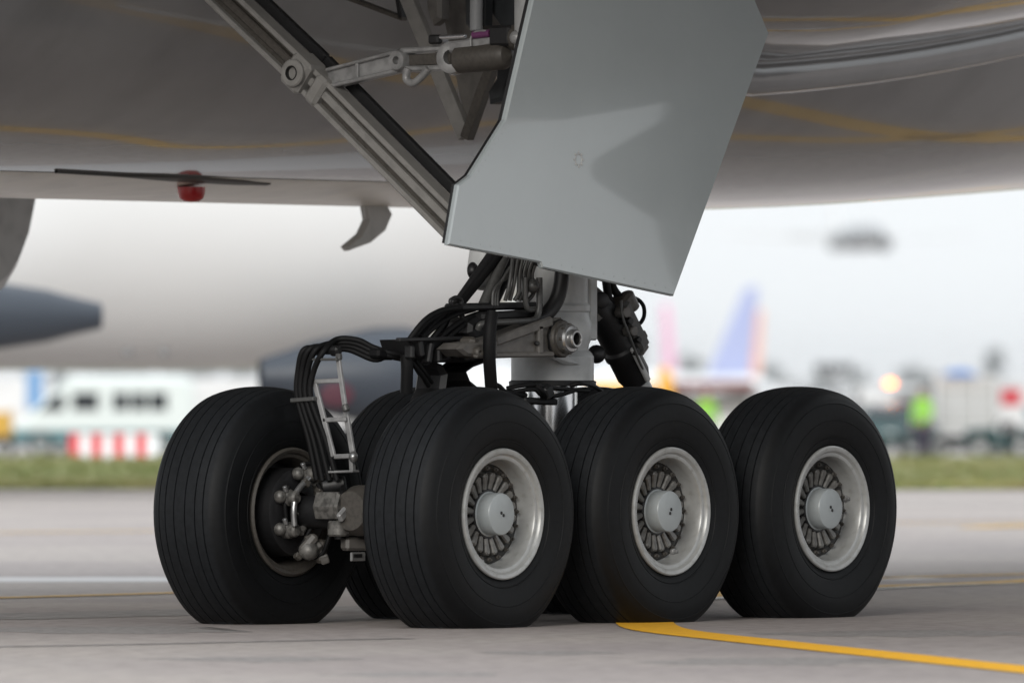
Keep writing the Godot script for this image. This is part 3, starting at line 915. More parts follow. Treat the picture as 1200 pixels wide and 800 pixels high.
	# lower torque link, seen end on, flaring down to the truck
	part(ship, "lower_torque_link", mk().prism([Vector2(-0.975, 1.371), Vector2(-0.521, 1.372), Vector2(-0.463, 1.350), Vector2(-0.599, 1.319), Vector2(-0.656, 1.293), Vector2(-0.628, 1.249), Vector2(-0.521, 1.196), Vector2(-0.248, 1.142), Vector2(-0.248, 0.920), Vector2(-0.961, 0.923), Vector2(-0.932, 1.143), Vector2(-0.883, 1.209), Vector2(-0.869, 1.275), Vector2(-0.904, 1.310), Vector2(-0.989, 1.327)], 0.2, Transform3D(Basis.IDENTITY, Vector3(0, 0, 0)), 0.025), "black_part")
	# bracket tray that carries the hoses
	var tray := part(ship, "hose_tray", mk().prism([Vector2(-1.185, 1.458), Vector2(-0.663, 1.469), Vector2(-0.606, 1.434), Vector2(-0.556, 1.372), Vector2(-0.670, 1.345), Vector2(-0.953, 1.340), Vector2(-1.136, 1.362)], 0.22, Transform3D(Basis.IDENTITY, Vector3(0, 0, 0.02)), 0.015), "black_part")
	part(tray, "tray_lip", mk().bar(Vector3(-1.33, 1.457, 0.16), Vector3(-0.795, 1.468, 0.16), 0.02, 0.03, Vector3.UP), "black_part")
	for k in 7:
		part(tray, "clamp", mk().box(Vector3(0.035, 0.07 + 0.02 * (k % 3), 0.05), Transform3D(Basis(Vector3.BACK, 0.3 * sin(k * 2.1)), Vector3(-1.207, 1.396, 0.14) + Vector3(0.075 * k, 0.02 * sin(k * 1.7), 0)), 0.008), "black_part")
	part(ship, "manifold_bar", mk().bar(Vector3(-0.825, 1.626, 0.1), Vector3(-0.087, 1.64, 0.1), 0.04, 0.09, Vector3.UP, 0.012), "black_part")
	part(ship, "manifold_bar", mk().bar(Vector3(-0.642, 1.579, 0.14), Vector3(-0.124, 1.6, 0.14), 0.045, 0.07, Vector3.UP, 0.012), "black_part")
	part(ship, "valve_box", mk().prism([Vector2(-0.725, 1.548), Vector2(-0.647, 1.579), Vector2(-0.180, 1.577), Vector2(-0.166, 1.524), Vector2(-0.432, 1.461), Vector2(-0.682, 1.451), Vector2(-0.732, 1.495)], 0.2, Transform3D(Basis.IDENTITY, Vector3(0, 0, 0.06)), 0.02), "black_part")
	part(ship, "lifting_ring", mk().tube([Vector3(-0.836, 1.635, 0.12), Vector3(-0.844, 1.661, 0.12), Vector3(-0.801, 1.677, 0.12), Vector3(-0.758, 1.666, 0.12), Vector3(-0.751, 1.635, 0.12)], 0.011, 8), "black_part")
	# fittings behind the lower edge of the door
	var canister := part(ship, "side_cylinder", mk().rod(Vector3(-0.264, 1.942, -0.1), Vector3(-0.315, 1.719, -0.1), [Vector2(0, 0), Vector2(0.085, 0), Vector2(0.085, 0.55), Vector2(0.06, 0.72), Vector2(0.055, 0.95), Vector2(0, 1)]), "strut_grey")
	part(canister, "end_knob", mk().ball(Vector3(-0.443, 1.82, -0.05), Vector3(0.03, 0.045, 0.03)), "black_part")
	part(canister, "end_knob", mk().ball(Vector3(-0.428, 1.762, -0.05), Vector3(0.035, 0.03, 0.03)), "gear_grey")
	part(ship, "drag_rod", mk().cyl(Vector3(-0.333, 1.939, 0.1), Vector3(-0.548, 1.637, 0.1), 0.028), "pipe")
	part(ship, "drag_rod", mk().cyl(Vector3(-0.324, 1.94, 0.02), Vector3(-0.674, 1.628, 0.02), 0.03), "black_part")
	part(ship, "drag_rod", mk().cyl(Vector3(-0.195, 1.941, 0.06), Vector3(-0.439, 1.62, 0.06), 0.032), "black_part")
	part(ship, "back_plate", mk().prism([Vector2(-0.076, 1.935), Vector2(0.317, 1.940), Vector2(0.317, 1.626), Vector2(0.083, 1.624), Vector2(0.083, 1.767), Vector2(0.025, 1.820), Vector2(-0.062, 1.846)], 0.05, Transform3D(Basis.IDENTITY, Vector3(0, 0, -0.1)), 0.01), "gear_grey")
	for k in 6:
		var px := 0.032 * k
		part(ship, "hydraulic_pipe", mk().tube([Vector3(-0.399, 1.894, 0.18) + Vector3(px, 0, 0.01 * k), Vector3(-0.439, 1.805, 0.2) + Vector3(px * 1.1, 0, 0), Vector3(-0.461, 1.725, 0.2) + Vector3(px * 1.35, 0.02 * sin(k * 2.0), 0), Vector3(-0.464, 1.663, 0.18) + Vector3(px * 1.2, 0, 0)], 0.011, 8), "pipe")
	for k in 3:
		part(ship, "hydraulic_pipe", mk().tube([Vector3(-0.294, 1.873, 0.16) + Vector3(-0.03 * k, 0, 0), Vector3(-0.382, 1.797, 0.15) + Vector3(-0.02 * k, 0, 0), Vector3(-0.499, 1.725, 0.14) + Vector3(0.015 * k, 0, 0), Vector3(-0.52, 1.637, 0.14) + Vector3(0.02 * k, 0, 0)], 0.009, 8), "pipe")
	part(ship, "hydraulic_pipe", mk().tube([Vector3(-0.253, 1.784, 0.24), Vector3(-0.253, 1.638, 0.24), Vector3(-0.275, 1.576, 0.24), Vector3(-0.34, 1.558, 0.24), Vector3(-0.505, 1.553, 0.24), Vector3(-0.675, 1.543, 0.2), Vector3(-0.692, 1.512, 0.18)], 0.017, 10), "pipe")
	part(ship, "hydraulic_pipe", mk().tube([Vector3(-0.343, 1.783, 0.22), Vector3(-0.343, 1.664, 0.22), Vector3(-0.321, 1.62, 0.22), Vector3(-0.249, 1.621, 0.22)], 0.015, 10), "pipe")
	part(ship, "hydraulic_pipe", mk().tube([Vector3(-0.063, 1.897, 0.25), Vector3(-0.078, 1.764, 0.25), Vector3(-0.108, 1.666, 0.24), Vector3(-0.169, 1.594, 0.22), Vector3(-0.23, 1.568, 0.2)], 0.04, 10), "black_part")
	part(ship, "pipe_union", mk().ball(Vector3(-0.304, 1.739, 0.24), Vector3(0.03, 0.04, 0.03)), "pipe")
	# hoses from the manifold to the tray
	for h in [[Vector3(-0.698, 1.623, 0.1), Vector3(-0.9, 1.599, 0.12), Vector3(-1.041, 1.546, 0.12), Vector3(-1.143, 1.449, 0.1)], [Vector3(-0.619, 1.619, 0.1), Vector3(-0.829, 1.582, 0.12), Vector3(-0.985, 1.52, 0.12), Vector3(-1.086, 1.441, 0.1)], [Vector3(-0.784, 1.626, 0.14), Vector3(-0.979, 1.607, 0.16), Vector3(-1.113, 1.554, 0.16), Vector3(-1.196, 1.449, 0.12)], [Vector3(-0.548, 1.602, 0.1), Vector3(-0.73, 1.565, 0.12), Vector3(-0.872, 1.503, 0.12), Vector3(-0.946, 1.441, 0.1)], [Vector3(-0.491, 1.611, 0.1), Vector3(-0.687, 1.557, 0.12), Vector3(-0.822, 1.494, 0.12), Vector3(-0.903, 1.441, 0.1)], [Vector3(-0.847, 1.617, 0.1), Vector3(-0.9, 1.547, 0.12), Vector3(-0.957, 1.494, 0.12), Vector3(-1.002, 1.441, 0.1)], [Vector3(-0.762, 1.618, 0.05), Vector3(-0.796, 1.556, 0.06), Vector3(-0.867, 1.486, 0.06), Vector3(-0.918, 1.441, 0.05)], [Vector3(-0.733, 1.6, 0.1), Vector3(-0.737, 1.565, 0.12), Vector3(-0.702, 1.539, 0.12), Vector3(-0.655, 1.504, 0.1)]]:
		part(ship, "hose", mk().tube(h, 0.015, 8), "hose")
	part(ship, "hose", mk().tube([Vector3(-0.376, 1.93, 0.1), Vector3(-0.479, 1.827, 0.08), Vector3(-0.597, 1.716, 0.06), Vector3(-0.736, 1.636, 0.08), Vector3(-0.91, 1.582, 0.1), Vector3(-1.072, 1.467, 0.1)], 0.024, 10), "hose")
	# hoses that drop into the truck
	part(ship, "hose", mk().tube([Vector3(-0.775, 1.599, 0.34), Vector3(-0.81, 1.494, 0.35), Vector3(-0.8, 1.362, 0.34), Vector3(-0.732, 1.204, 0.3)], 0.033, 10), "hose")
	part(ship, "hose", mk().tube([Vector3(-1.185, 1.383, 0.1), Vector3(-1.178, 1.309, 0.1), Vector3(-1.159, 1.187, 0.08)], 0.032, 10), "hose")
	part(ship, "hose", mk().tube([Vector3(-1.143, 1.344, 0.1), Vector3(-1.072, 1.292, 0.1), Vector3(-0.952, 1.222, 0.06)], 0.013, 8), "hose")
	part(ship, "hose", mk().tube([Vector3(-1.107, 1.353, 0.1), Vector3(-1.03, 1.292, 0.1), Vector3(-0.923, 1.239, 0.06)], 0.01, 8), "hose")
	part(ship, "hose", mk().tube([Vector3(-0.76, 1.231, 0.3), Vector3(-0.7, 1.222, 0.32), Vector3(-0.629, 1.187, 0.32), Vector3(-0.471, 1.174, 0.32)], 0.014, 8), "hose")
	# cables under the collar
	for h in [[Vector3(-0.578, 1.209, 0.28), Vector3(-0.468, 1.226, 0.34), Vector3(-0.252, 1.209, 0.34), Vector3(0.09, 1.196, 0.3)], [Vector3(-0.589, 1.187, 0.3), Vector3(-0.458, 1.204, 0.36), Vector3(-0.393, 1.178, 0.36), Vector3(-0.252, 1.169, 0.34), Vector3(-0.093, 1.196, 0.34)], [Vector3(-0.07, 1.222, 0.3), Vector3(-0.035, 1.235, 0.34), Vector3(0.127, 1.222, 0.3), Vector3(0.266, 1.196, 0.25)], [Vector3(-0.437, 1.222, 0.36), Vector3(-0.405, 1.196, 0.38), Vector3(-0.35, 1.16, 0.36)]]:
		part(ship, "cable", mk().tube(h, 0.012, 8), "hose")
	part(ship, "cable_bracket", mk().box(Vector3(0.28, 0.035, 0.08), Transform3D(Basis(Vector3.BACK, -0.03), Vector3(-0.359, 1.143, 0.3)), 0.008), "black_part")
	part(ship, "cable_bracket", mk().box(Vector3(0.07, 0.07, 0.06), Transform3D(Basis(Vector3.BACK, 0.5), Vector3(-0.337, 1.191, 0.35)), 0.01), "black_part")
	# pitch trim actuator on the forward side
	var top := Vector3(0.585, 1.627, 0)
	var low := Vector3(0.897, 1.25, 0)
	var trim := part(ship, "trim_actuator", mk().rod(top, low, [Vector2(0, -0.12), Vector2(0.06, -0.12), Vector2(0.08, 0.0), Vector2(0.088, 0.08), Vector2(0.088, 0.5), Vector2(0.1, 0.53), Vector2(0.1, 0.62), Vector2(0.09, 0.65), Vector2(0.09, 0.9), Vector2(0.075, 1.0), Vector2(0, 1.0)], 28), "black_part")
	part(trim, "actuator_rod", mk().cyl(low, Vector3(1.228, 0.846, 0), 0.062), "strut_grey")
	part(trim, "mount_lug", mk().prism([Vector2(0.508, 1.748), Vector2(0.604, 1.699), Vector2(0.685, 1.673), Vector2(0.745, 1.583), Vector2(0.611, 1.555), Vector2(0.522, 1.564)], 0.14, Transform3D(Basis.IDENTITY, Vector3(0, 0, -0.02)), 0.02), "gear_grey")
	part(trim, "lug_pin", mk().lathe([Vector2(0.045, 0), Vector2(0.045, 0.03), Vector2(0.03, 0.04), Vector2(0, 0.04)], Transform3D(Mesher.turned(Vector3(-0.6, 0, 0.8)), Vector3(0.525, 1.672, 0.04)), 16), "black_part")
	part(trim, "support_lug", mk().ball(Vector3(0.522, 1.389, 0.02), Vector3(0.05, 0.05, 0.05)), "black_part")
	var ax := (low - top).normalized()
	var across := Vector3(ax.y, -ax.x, 0) * -1.0
	var valve := Basis(across, ax, across.cross(ax))
	part(trim, "valve_body", mk().box(Vector3(0.09, 0.30, 0.12), Transform3D(valve, Vector3(0.731, 1.538, 0.07)), 0.016), "pipe")
	for q in [[Vector3(0.616, 1.609, 0.14), 0.05], [Vector3(0.653, 1.564, 0.14), 0.035], [Vector3(0.683, 1.51, 0.14), 0.045], [Vector3(0.754, 1.466, 0.12), 0.03], [Vector3(0.758, 1.403, 0.1), 0.04]]:
		part(trim, "valve_fitting", mk().cyl(q[0] - Vector3(0, 0, 0.05), q[0] + Vector3(-0.01, 0, 0.02), q[1] * 0.6, 0.004, 8), "gear_grey" if q[1] > 0.04 else "black_part")
	part(trim, "valve_line", mk().tube([Vector3(0.592, 1.671, 0.13), Vector3(0.581, 1.582, 0.15), Vector3(0.64, 1.483, 0.15), Vector3(0.754, 1.367, 0.12), Vector3(0.847, 1.277, 0.1)], 0.007, 8), "pipe")
	part(trim, "valve_cap", mk().box(Vector3(0.1, 0.1, 0.11), Transform3D(valve, Vector3(0.692, 1.65, 0.06)), 0.016), "dirty_brown")
	part(trim, "valve_cap", mk().cyl(Vector3(0.721, 1.704, 0.06), Vector3(0.781, 1.628, 0.06), 0.045), "gear_grey")
	part(trim, "solenoid", mk().box(Vector3(0.08, 0.1, 0.09), Transform3D(valve, Vector3(0.826, 1.439, 0.06)), 0.014), "gear_grey")
	part(trim, "solenoid", mk().box(Vector3(0.06, 0.05, 0.08), Transform3D(valve, Vector3(0.841, 1.484, 0.06)), 0.01), "dirty_brown")
	part(trim, "plug", mk().cyl(Vector3(0.669, 1.672, 0.06), Vector3(0.744, 1.682, 0.06), 0.035), "black_part")
	part(trim, "side_tube", mk().cyl(Vector3(0.728, 1.421, 0.1), Vector3(0.87, 1.25, 0.1), 0.016), "strut_grey")
	for h in [[Vector3(0.596, 1.825, 0.02), Vector3(0.605, 1.717, 0.03), Vector3(0.608, 1.645, 0.05)], [Vector3(0.618, 1.825, 0.02), Vector3(0.657, 1.736, 0.03), Vector3(0.697, 1.682, 0.05)]]:
		part(trim, "hose", mk().tube(h, 0.022, 10), "hose")
	part(trim, "hose", mk().tube([Vector3(0.729, 1.682, 0.06), Vector3(0.818, 1.683, 0.06), Vector3(0.878, 1.647, 0.06), Vector3(0.885, 1.593, 0.06), Vector3(0.848, 1.552, 0.06), Vector3(0.796, 1.547, 0.06)], 0.011, 8), "hose")
	part(trim, "hose", mk().tube([Vector3(0.803, 1.543, 0.06), Vector3(0.818, 1.511, 0.06), Vector3(0.863, 1.498, 0.06), Vector3(0.855, 1.466, 0.06)], 0.011, 8), "hose")


func tyre_mesh() -> ArrayMesh:
	# half of the outline from the bead to the crown, then mirrored
	var ctrl := [Vector2(0.322, 0.198), Vector2(0.338, 0.214), Vector2(0.36, 0.224), Vector2(0.40, 0.236), Vector2(0.45, 0.2445), Vector2(0.50, 0.245), Vector2(0.545, 0.237), Vector2(0.582, 0.222), Vector2(0.607, 0.200), Vector2(0.622, 0.178)]
	var side := []
	for i in ctrl.size() - 1:
		for k in 4:
			side.append((ctrl[i] as Vector2).cubic_interpolate(ctrl[i + 1], ctrl[maxi(i - 1, 0)], ctrl[mini(i + 2, ctrl.size() - 1)], k / 4.0))
	side.append(ctrl[-1])
	for ring in [0.372, 0.468, 0.556]:   # raised mould lines on the sidewall
		for i in side.size() - 1:
			if side[i].x <= ring and side[i + 1].x > ring:
				var q: Vector2 = side[i].lerp(side[i + 1], (ring - side[i].x) / (side[i + 1].x - side[i].x))
				side.insert(i + 1, q + Vector2(-0.003, 0.0))
				side.insert(i + 2, q + Vector2(-0.0015, 0.0022))
				side.insert(i + 3, q + Vector2(0.0015, 0.0022))
				side.insert(i + 4, q + Vector2(0.003, 0.0))
				break
	var prof := []
	for p in side:
		prof.append(p)
	var crown := func(z: float) -> float:
		return 0.645 - 0.023 * pow(absf(z) / 0.178, 2.4)
	var z := 0.172
	var grooves := [0.145, 0.098, 0.036, -0.036, -0.098, -0.145]
	for g in grooves:
		while z > g + 0.012:
			prof.append(Vector2(crown.call(z), z))
			z -= 0.012
		var w := 0.0036
		prof.append(Vector2(crown.call(g + w), g + w))
		prof.append(Vector2(crown.call(g) - 0.011, g + w * 0.7))
		prof.append(Vector2(crown.call(g) - 0.011, g - w * 0.7))
		prof.append(Vector2(crown.call(g - w), g - w))
		z = g - w - 0.008
	while z > -0.175:
		prof.append(Vector2(crown.call(z), z))
		z -= 0.012
	for i in side.size():
		var p: Vector2 = side[side.size() - 1 - i]
		prof.append(Vector2(p.x, -p.y))
	var m := mk().lathe(prof, Transform3D(Basis(Vector3(1, 0, 0), Vector3(0, 0, 1), Vector3(0, -1, 0)), Vector3.ZERO), 120, 34.0)
	# it stands under load: flat where it meets the ground, bulging a little above
	for i in m.v.size():
		var p := m.v[i]
		if p.y < -0.36:
			var k := smoothstep(-0.36, -0.573, p.y)
			p.z *= 1.0 + 0.07 * k
			if p.y < -0.573:
				p.y = -0.573
				m.n[i] = Vector3(0, -1, 0)
			m.v[i] = p
	for i in m.v.size():   # dusty worn tread, sidewalls blackened further to carry their shade
		m.col[i] = Color(1, 1, 1).lerp(Color(0.42, 0.42, 0.42), smoothstep(0.165, 0.2, absf(m.v[i].z)))
	return m.done()


func wheels(ship: Node3D) -> void:
	var tyre := tyre_mesh()
	var zax := Basis(Vector3(1, 0, 0), Vector3(0, 0, 1), Vector3(0, -1, 0))
	var rim := mk().lathe([Vector2(0.318, 0.19), Vector2(0.329, 0.206), Vector2(0.333, 0.218), Vector2(0.331, 0.226), Vector2(0.325, 0.230), Vector2(0.314, 0.2295), Vector2(0.305, 0.226), Vector2(0.300, 0.215), Vector2(0.295, 0.211), Vector2(0.286, 0.211), Vector2(0.278, 0.208), Vector2(0.273, 0.2), Vector2(0.269, 0.16), Vector2(0.264, 0.125), Vector2(0.255, 0.112)], Transform3D(zax), 72, 30.0).done()
	var back := mk().lathe([Vector2(0.262, 0.1), Vector2(0.268, -0.1), Vector2(0.275, -0.19), Vector2(0.283, -0.202), Vector2(0.3, -0.206), Vector2(0.306, -0.222), Vector2(0.32, -0.23), Vector2(0.332, -0.22), Vector2(0.33, -0.205), Vector2(0.318, -0.19)], Transform3D(zax), 60, 30.0).done()
	var web := mk().lathe([Vector2(0.26, 0.105), Vector2(0.25, 0.115), Vector2(0.235, 0.12), Vector2(0.215, 0.11), Vector2(0.19, 0.085), Vector2(0.16, 0.08), Vector2(0.135, 0.09), Vector2(0.132, 0.11), Vector2(0.12, 0.115), Vector2(0, 0.115)], Transform3D(zax), 60).done()
	var collar := mk().lathe([Vector2(0.128, 0.09), Vector2(0.128, 0.124), Vector2(0.124, 0.13), Vector2(0.11, 0.13)], Transform3D(zax), 44).done()
	var cap := mk().lathe([Vector2(0.114, 0.12), Vector2(0.114, 0.13), Vector2(0.107, 0.134), Vector2(0.107, 0.206), Vector2(0.104, 0.211), Vector2(0.099, 0.2125), Vector2(0, 0.2125)], Transform3D(zax), 48).done()
	var lobe := mk().prism([Vector2(-0.0125, 0.0), Vector2(-0.0165, 0.045), Vector2(-0.0205, 0.08), Vector2(-0.012, 0.092), Vector2(0.012, 0.092), Vector2(0.0205, 0.08), Vector2(0.0165, 0.045), Vector2(0.0125, 0.0)], 0.05, Transform3D(Basis(Vector3(1, 0, 0), 0.22)), 0.007).done()
	var nut := mk().lathe([Vector2(0.017, 0), Vector2(0.017, 0.018), Vector2(0.014, 0.022), Vector2(0.009, 0.023), Vector2(0.009, 0.036), Vector2(0, 0.037)], Transform3D(zax), 8).done()
	var plug := mk().lathe([Vector2(0.0085, 0), Vector2(0.0085, 0.003), Vector2(0.006, 0.0045), Vector2(0, 0.0045)], Transform3D(zax), 12).done()
	var bent := PI / 5
	for side in [1.0, -1.0]:
		for k in 3:
			var w := Node3D.new()
			w.name = "wheel"
			ship.add_child(w, true)
			w.position = Vector3((k - 1) * 1.412, 0.574, 0.6875 * side)
			w.rotation.y = 0.0 if side > 0 else PI
			put(w, "tyre", tyre, "tyre")
			put(w, "rim", rim, "rim")
			put(w, "inner_rim", back, "dirty_brown")
			put(w, "wheel_web", web, "wheel_web")
			put(w, "hub_collar", collar, "black_part")
			put(w, "hub_cap", cap, "cap")
			var a0: float = [0.2, 1.1, 2.3][k]
			for i in 20:
				var a := TAU * i / 20 + a0
				var d := Vector3(cos(a), sin(a), 0)
				var l := put(w, "vent_lobe", lobe, "wheel_lobe")
				l.transform = Transform3D(Basis(d.cross(Vector3.BACK), d, Vector3.BACK), d * 0.122 + Vector3(0, 0, 0.102))
				var b := put(w, "tie_bolt", nut, "dirty_brown")
				b.position = Vector3(cos(a + 0.157), sin(a + 0.157), 0) * 0.232 + Vector3(0, 0, 0.113)
				b.scale = Vector3(0.8, 0.8, 0.7)
			var q: float = [0.6, 2.0, 0.9][k]
			for s in [-1, 1]:
				var g := put(w, "cap_plug", plug, "black")
				g.position = Vector3(cos(-q) * 0.011 * s + 0.004, sin(-q) * 0.011 * s, 0.2118)
			var valve := put(w, "valve", nut, "link_metal")
			valve.position = Vector3(cos(a0 + 4.2), sin(a0 + 4.2), 0) * 0.25 + Vector3(0, 0, 0.116)


func brakes(ship: Node3D) -> void:
	var zax := Basis(Vector3(1, 0, 0), Vector3(0, 0, 1), Vector3(0, -1, 0))
	part(ship, "truck_beam", mk().lathe([Vector2(0, -1.52), Vector2(0.1, -1.52), Vector2(0.13, -1.45), Vector2(0.13, -0.3), Vector2(0.17, -0.1), Vector2(0.17, 0.45), Vector2(0.13, 0.6), Vector2(0.13, 1.45), Vector2(0.1, 1.52), Vector2(0, 1.52)], Transform3D(Basis(Vector3(0, -1, 0), Vector3(1, 0, 0), Vector3(0, 0, 1)), Vector3(0, 0.585, 0)), 32), "dirty_brown")
	for k in 3:
		var x := (k - 1) * 1.412
		part(ship, "axle", mk().lathe([Vector2(0.07, -0.6), Vector2(0.085, -0.4), Vector2(0.085, 0.4), Vector2(0.07, 0.6)], Transform3D(zax, Vector3(x, 0.574, 0)), 28), "black_part")
		for s in [-1.0, 1.0]:
			var b := part(ship, "brake", mk().lathe([Vector2(0.1, -0.27), Vector2(0.2, -0.265), Vector2(0.225, -0.25), Vector2(0.23, -0.1), Vector2(0.26, -0.09), Vector2(0.262, 0.02)], Transform3D(Basis(Vector3(1, 0, 0), Vector3(0, 0, 1), Vector3(0, -1, 0)).rotated(Vector3.UP, PI if s < 0 else 0.0), Vector3(x, 0.574, 0.6875 * s)), 40), "black_part")
			for i in (0 if k == 0 and s < 0.0 else 7):
				var a := TAU * i / 7 + 0.35
				var c := Vector3(x + cos(a) * 0.165, 0.574 + sin(a) * 0.165, s * 0.415)
				part(b, "piston_housing", mk().rod(c, c - Vector3(0, 0, s * 0.1), [Vector2(0.04, 0), Vector2(0.042, 0.3), Vector2(0.042, 0.75), Vector2(0.03, 1), Vector2(0, 1)], 14), "dirty_brown")
	# the brake pistons and pipes of the rear wheel on the far side, seen from inside
	var kn := [Vector3(-1.38, 0.766, -0.36), Vector3(-1.526, 0.649, -0.36), Vector3(-1.526, 0.483, -0.36), Vector3(-1.446, 0.815, -0.38)]
	for c in kn.slice(0, 3):
		var h := part(ship, "brake_piston", mk().rod(c + Vector3(0, 0, -0.09), c + Vector3(0, 0, 0.02), [Vector2(0.036, 0), Vector2(0.044, 0.15), Vector2(0.044, 0.55), Vector2(0.036, 0.62), Vector2(0.036, 0.9), Vector2(0.026, 1), Vector2(0, 1)], 18), "brake_metal")
		part(h, "bleed_nut", mk().cyl(c + Vector3(-0.03, 0.03, -0.03), c + Vector3(-0.045, 0.06, -0.03), 0.014, 0.003, 6), "steel")
		part(h, "cap", mk().ball(c + Vector3(-0.055, 0.005, -0.05), Vector3(0.034, 0.034, 0.034)), "brake_metal")
	for h in [[Vector3(-1.433, 0.749, -0.34), Vector3(-1.502, 0.706, -0.34), Vector3(-1.536, 0.676, -0.34)], [Vector3(-1.55, 0.628, -0.34), Vector3(-1.557, 0.576, -0.34), Vector3(-1.55, 0.506, -0.34)], [Vector3(-1.391, 0.784, -0.34), Vector3(-1.308, 0.779, -0.34), Vector3(-1.263, 0.801, -0.32)]]:
		part(ship, "brake_pipe", mk().tube(h, 0.016, 8), "steel")
	part(ship, "brake_pipe", mk().tube([Vector3(-1.36, 0.722, -0.36), Vector3(-1.314, 0.661, -0.38), Vector3(-1.356, 0.608, -0.38), Vector3(-1.384, 0.547, -0.38), Vector3(-1.477, 0.47, -0.36)], 0.02, 8), "brake_metal")
	var brake_spots := [Vector3(-1.46, 0.723, -0.34), Vector3(-1.477, 0.575, -0.36), Vector3(-1.433, 0.434, -0.34), Vector3(-1.399, 0.684, -0.3), Vector3(-1.45, 0.522, -0.36), Vector3(-1.403, 0.724, -0.24), Vector3(-1.413, 0.391, -0.3), Vector3(-1.382, 0.334, -0.28), Vector3(-1.498, 0.348, -0.36)]
	var cyl := part(ship, "axle_sleeve", mk().rod(Vector3(-1.341, 0.609, -0.33), Vector3(-1.321, 0.609, -0.25), [Vector2(0.05, -0.1), Vector2(0.085, -0.05), Vector2(0.1, 0.1), Vector2(0.107, 0.3), Vector2(0.107, 0.85), Vector2(0.095, 0.9), Vector2(0.095, 1.0), Vector2(0, 1.0)], 30), "brake_metal")
	part(cyl, "boss", mk().rod(Vector3(-1.394, 0.557, -0.27), Vector3(-1.459, 0.549, -0.24), [Vector2(0.048, -0.4), Vector2(0.048, 0.4), Vector2(0.04, 1), Vector2(0.02, 1.05), Vector2(0, 1.05)], 18), "dirty_brown")
	part(cyl, "seal_ring", mk().rod(Vector3(-1.334, 0.609, -0.24), Vector3(-1.338, 0.609, -0.22), [Vector2(0.1, 0), Vector2(0.113, 0), Vector2(0.113, 1), Vector2(0.1, 1)], 30), "black_part")
	part(cyl, "lock_wire", mk().rod(Vector3(-1.328, 0.609, -0.29), Vector3(-1.326, 0.609, -0.28), [Vector2(0.1, 0), Vector2(0.112, 0), Vector2(0.112, 1), Vector2(0.1, 1)], 30), "dirty_brown")
	for k in 9:
		var a := 0.5 + TAU * k / 9
		var c: Vector3 = Vector3(-1.331, 0.609, -0.31) + Vector3(cos(a) * 0.094, sin(a) * 0.094, 0)
		part(cyl, "bolt", mk().cyl(c, c + Vector3(-0.005, 0, 0.05), 0.012, 0.003, 6), "dirty_brown")
	for h in [[Vector3(-1.428, 0.806, -0.4), Vector3(-1.384, 0.823, -0.38), Vector3(-1.336, 0.801, -0.34), Vector3(-1.326, 0.766, -0.28)], [Vector3(-1.413, 0.522, -0.3), Vector3(-1.419, 0.487, -0.34), Vector3(-1.45, 0.426, -0.36), Vector3(-1.467, 0.382, -0.38)], [Vector3(-1.491, 0.575, -0.36), Vector3(-1.447, 0.548, -0.34), Vector3(-1.402, 0.565, -0.32)], [Vector3(-1.413, 0.723, -0.3), Vector3(-1.396, 0.679, -0.28), Vector3(-1.379, 0.653, -0.26)], [Vector3(-1.363, 0.487, -0.25), Vector3(-1.391, 0.426, -0.25), Vector3(-1.396, 0.365, -0.28), Vector3(-1.43, 0.338, -0.32)], [Vector3(-1.355, 0.75, -0.2), Vector3(-1.377, 0.715, -0.16), Vector3(-1.515, 0.673, -0.06)], [Vector3(-1.525, 0.706, -0.4), Vector3(-1.553, 0.619, -0.4), Vector3(-1.539, 0.523, -0.4)]]:
		part(ship, "brake_hose", mk().tube(h, 0.012, 8), "hose")
	for q in [[358, 566, 0.02], [352, 600, 0.018], [362, 632, 0.022], [374, 575, 0.02], [356, 612, 0.016], [384, 566, 0.02], [372, 642, 0.026], [380, 655, 0.022], [349, 652, 0.018]]:
		var at: Vector3 = brake_spots[[358, 352, 362, 374, 356, 384, 372, 380, 349].find(q[0])]
		part(ship, "pipe_fitting", mk().box(Vector3(q[2] * 2.2, q[2] * 1.7, q[2] * 2.0), Transform3D(Basis(Vector3(0.3, 0.5, 1).normalized(), q[0] * 0.7), at), 0.006), "dirty_brown" if int(q[0]) % 4 else "brake_metal")
	var blk := part(ship, "steering_bracket", mk().prism([Vector2(-1.535, 0.678), Vector2(-1.431, 0.681), Vector2(-1.306, 0.680), Vector2(-1.306, 0.558), Vector2(-1.418, 0.550), Vector2(-1.542, 0.543), Vector2(-1.563, 0.604)], 0.16, Transform3D(Basis.IDENTITY, Vector3(0, 0, -0.14)), 0.012), "brake_metal")
	part(blk, "gusset", mk().bar(Vector3(-1.56, 0.543, -0.04), Vector3(-1.456, 0.621, -0.04), 0.05, 0.03, Vector3(0.5, 1, 0), 0.01), "link_metal")
	part(blk, "bolt", mk().cyl(Vector3(-1.405, 0.633, -0.07), Vector3(-1.435, 0.633, -0.04), 0.016, 0.004, 12), "black_part")
	var lug := part(ship, "tow_lug", mk().lathe([Vector2(0.0, -0.04), Vector2(0.05, -0.04), Vector2(0.058, -0.03), Vector2(0.058, 0.03), Vector2(0.05, 0.04), Vector2(0, 0.04)], Transform3D(Basis.IDENTITY, Vector3(-1.486, 0.494, -0.1)), 24), "brake_metal")
	part(lug, "lug_plate", mk().box(Vector3(0.26, 0.07, 0.12), Transform3D(Basis.IDENTITY, Vector3(-1.361, 0.493, -0.1)), 0.01), "brake_metal")
	part(lug, "lug_bolt", mk().cyl(Vector3(-1.479, 0.52, -0.1), Vector3(-1.479, 0.542, -0.1), 0.034, 0.006, 6), "black_part")
	part(lug, "lug_nut", mk().cyl(Vector3(-1.479, 0.459, -0.1), Vector3(-1.479, 0.437, -0.1), 0.03, 0.006, 6), "black_part")
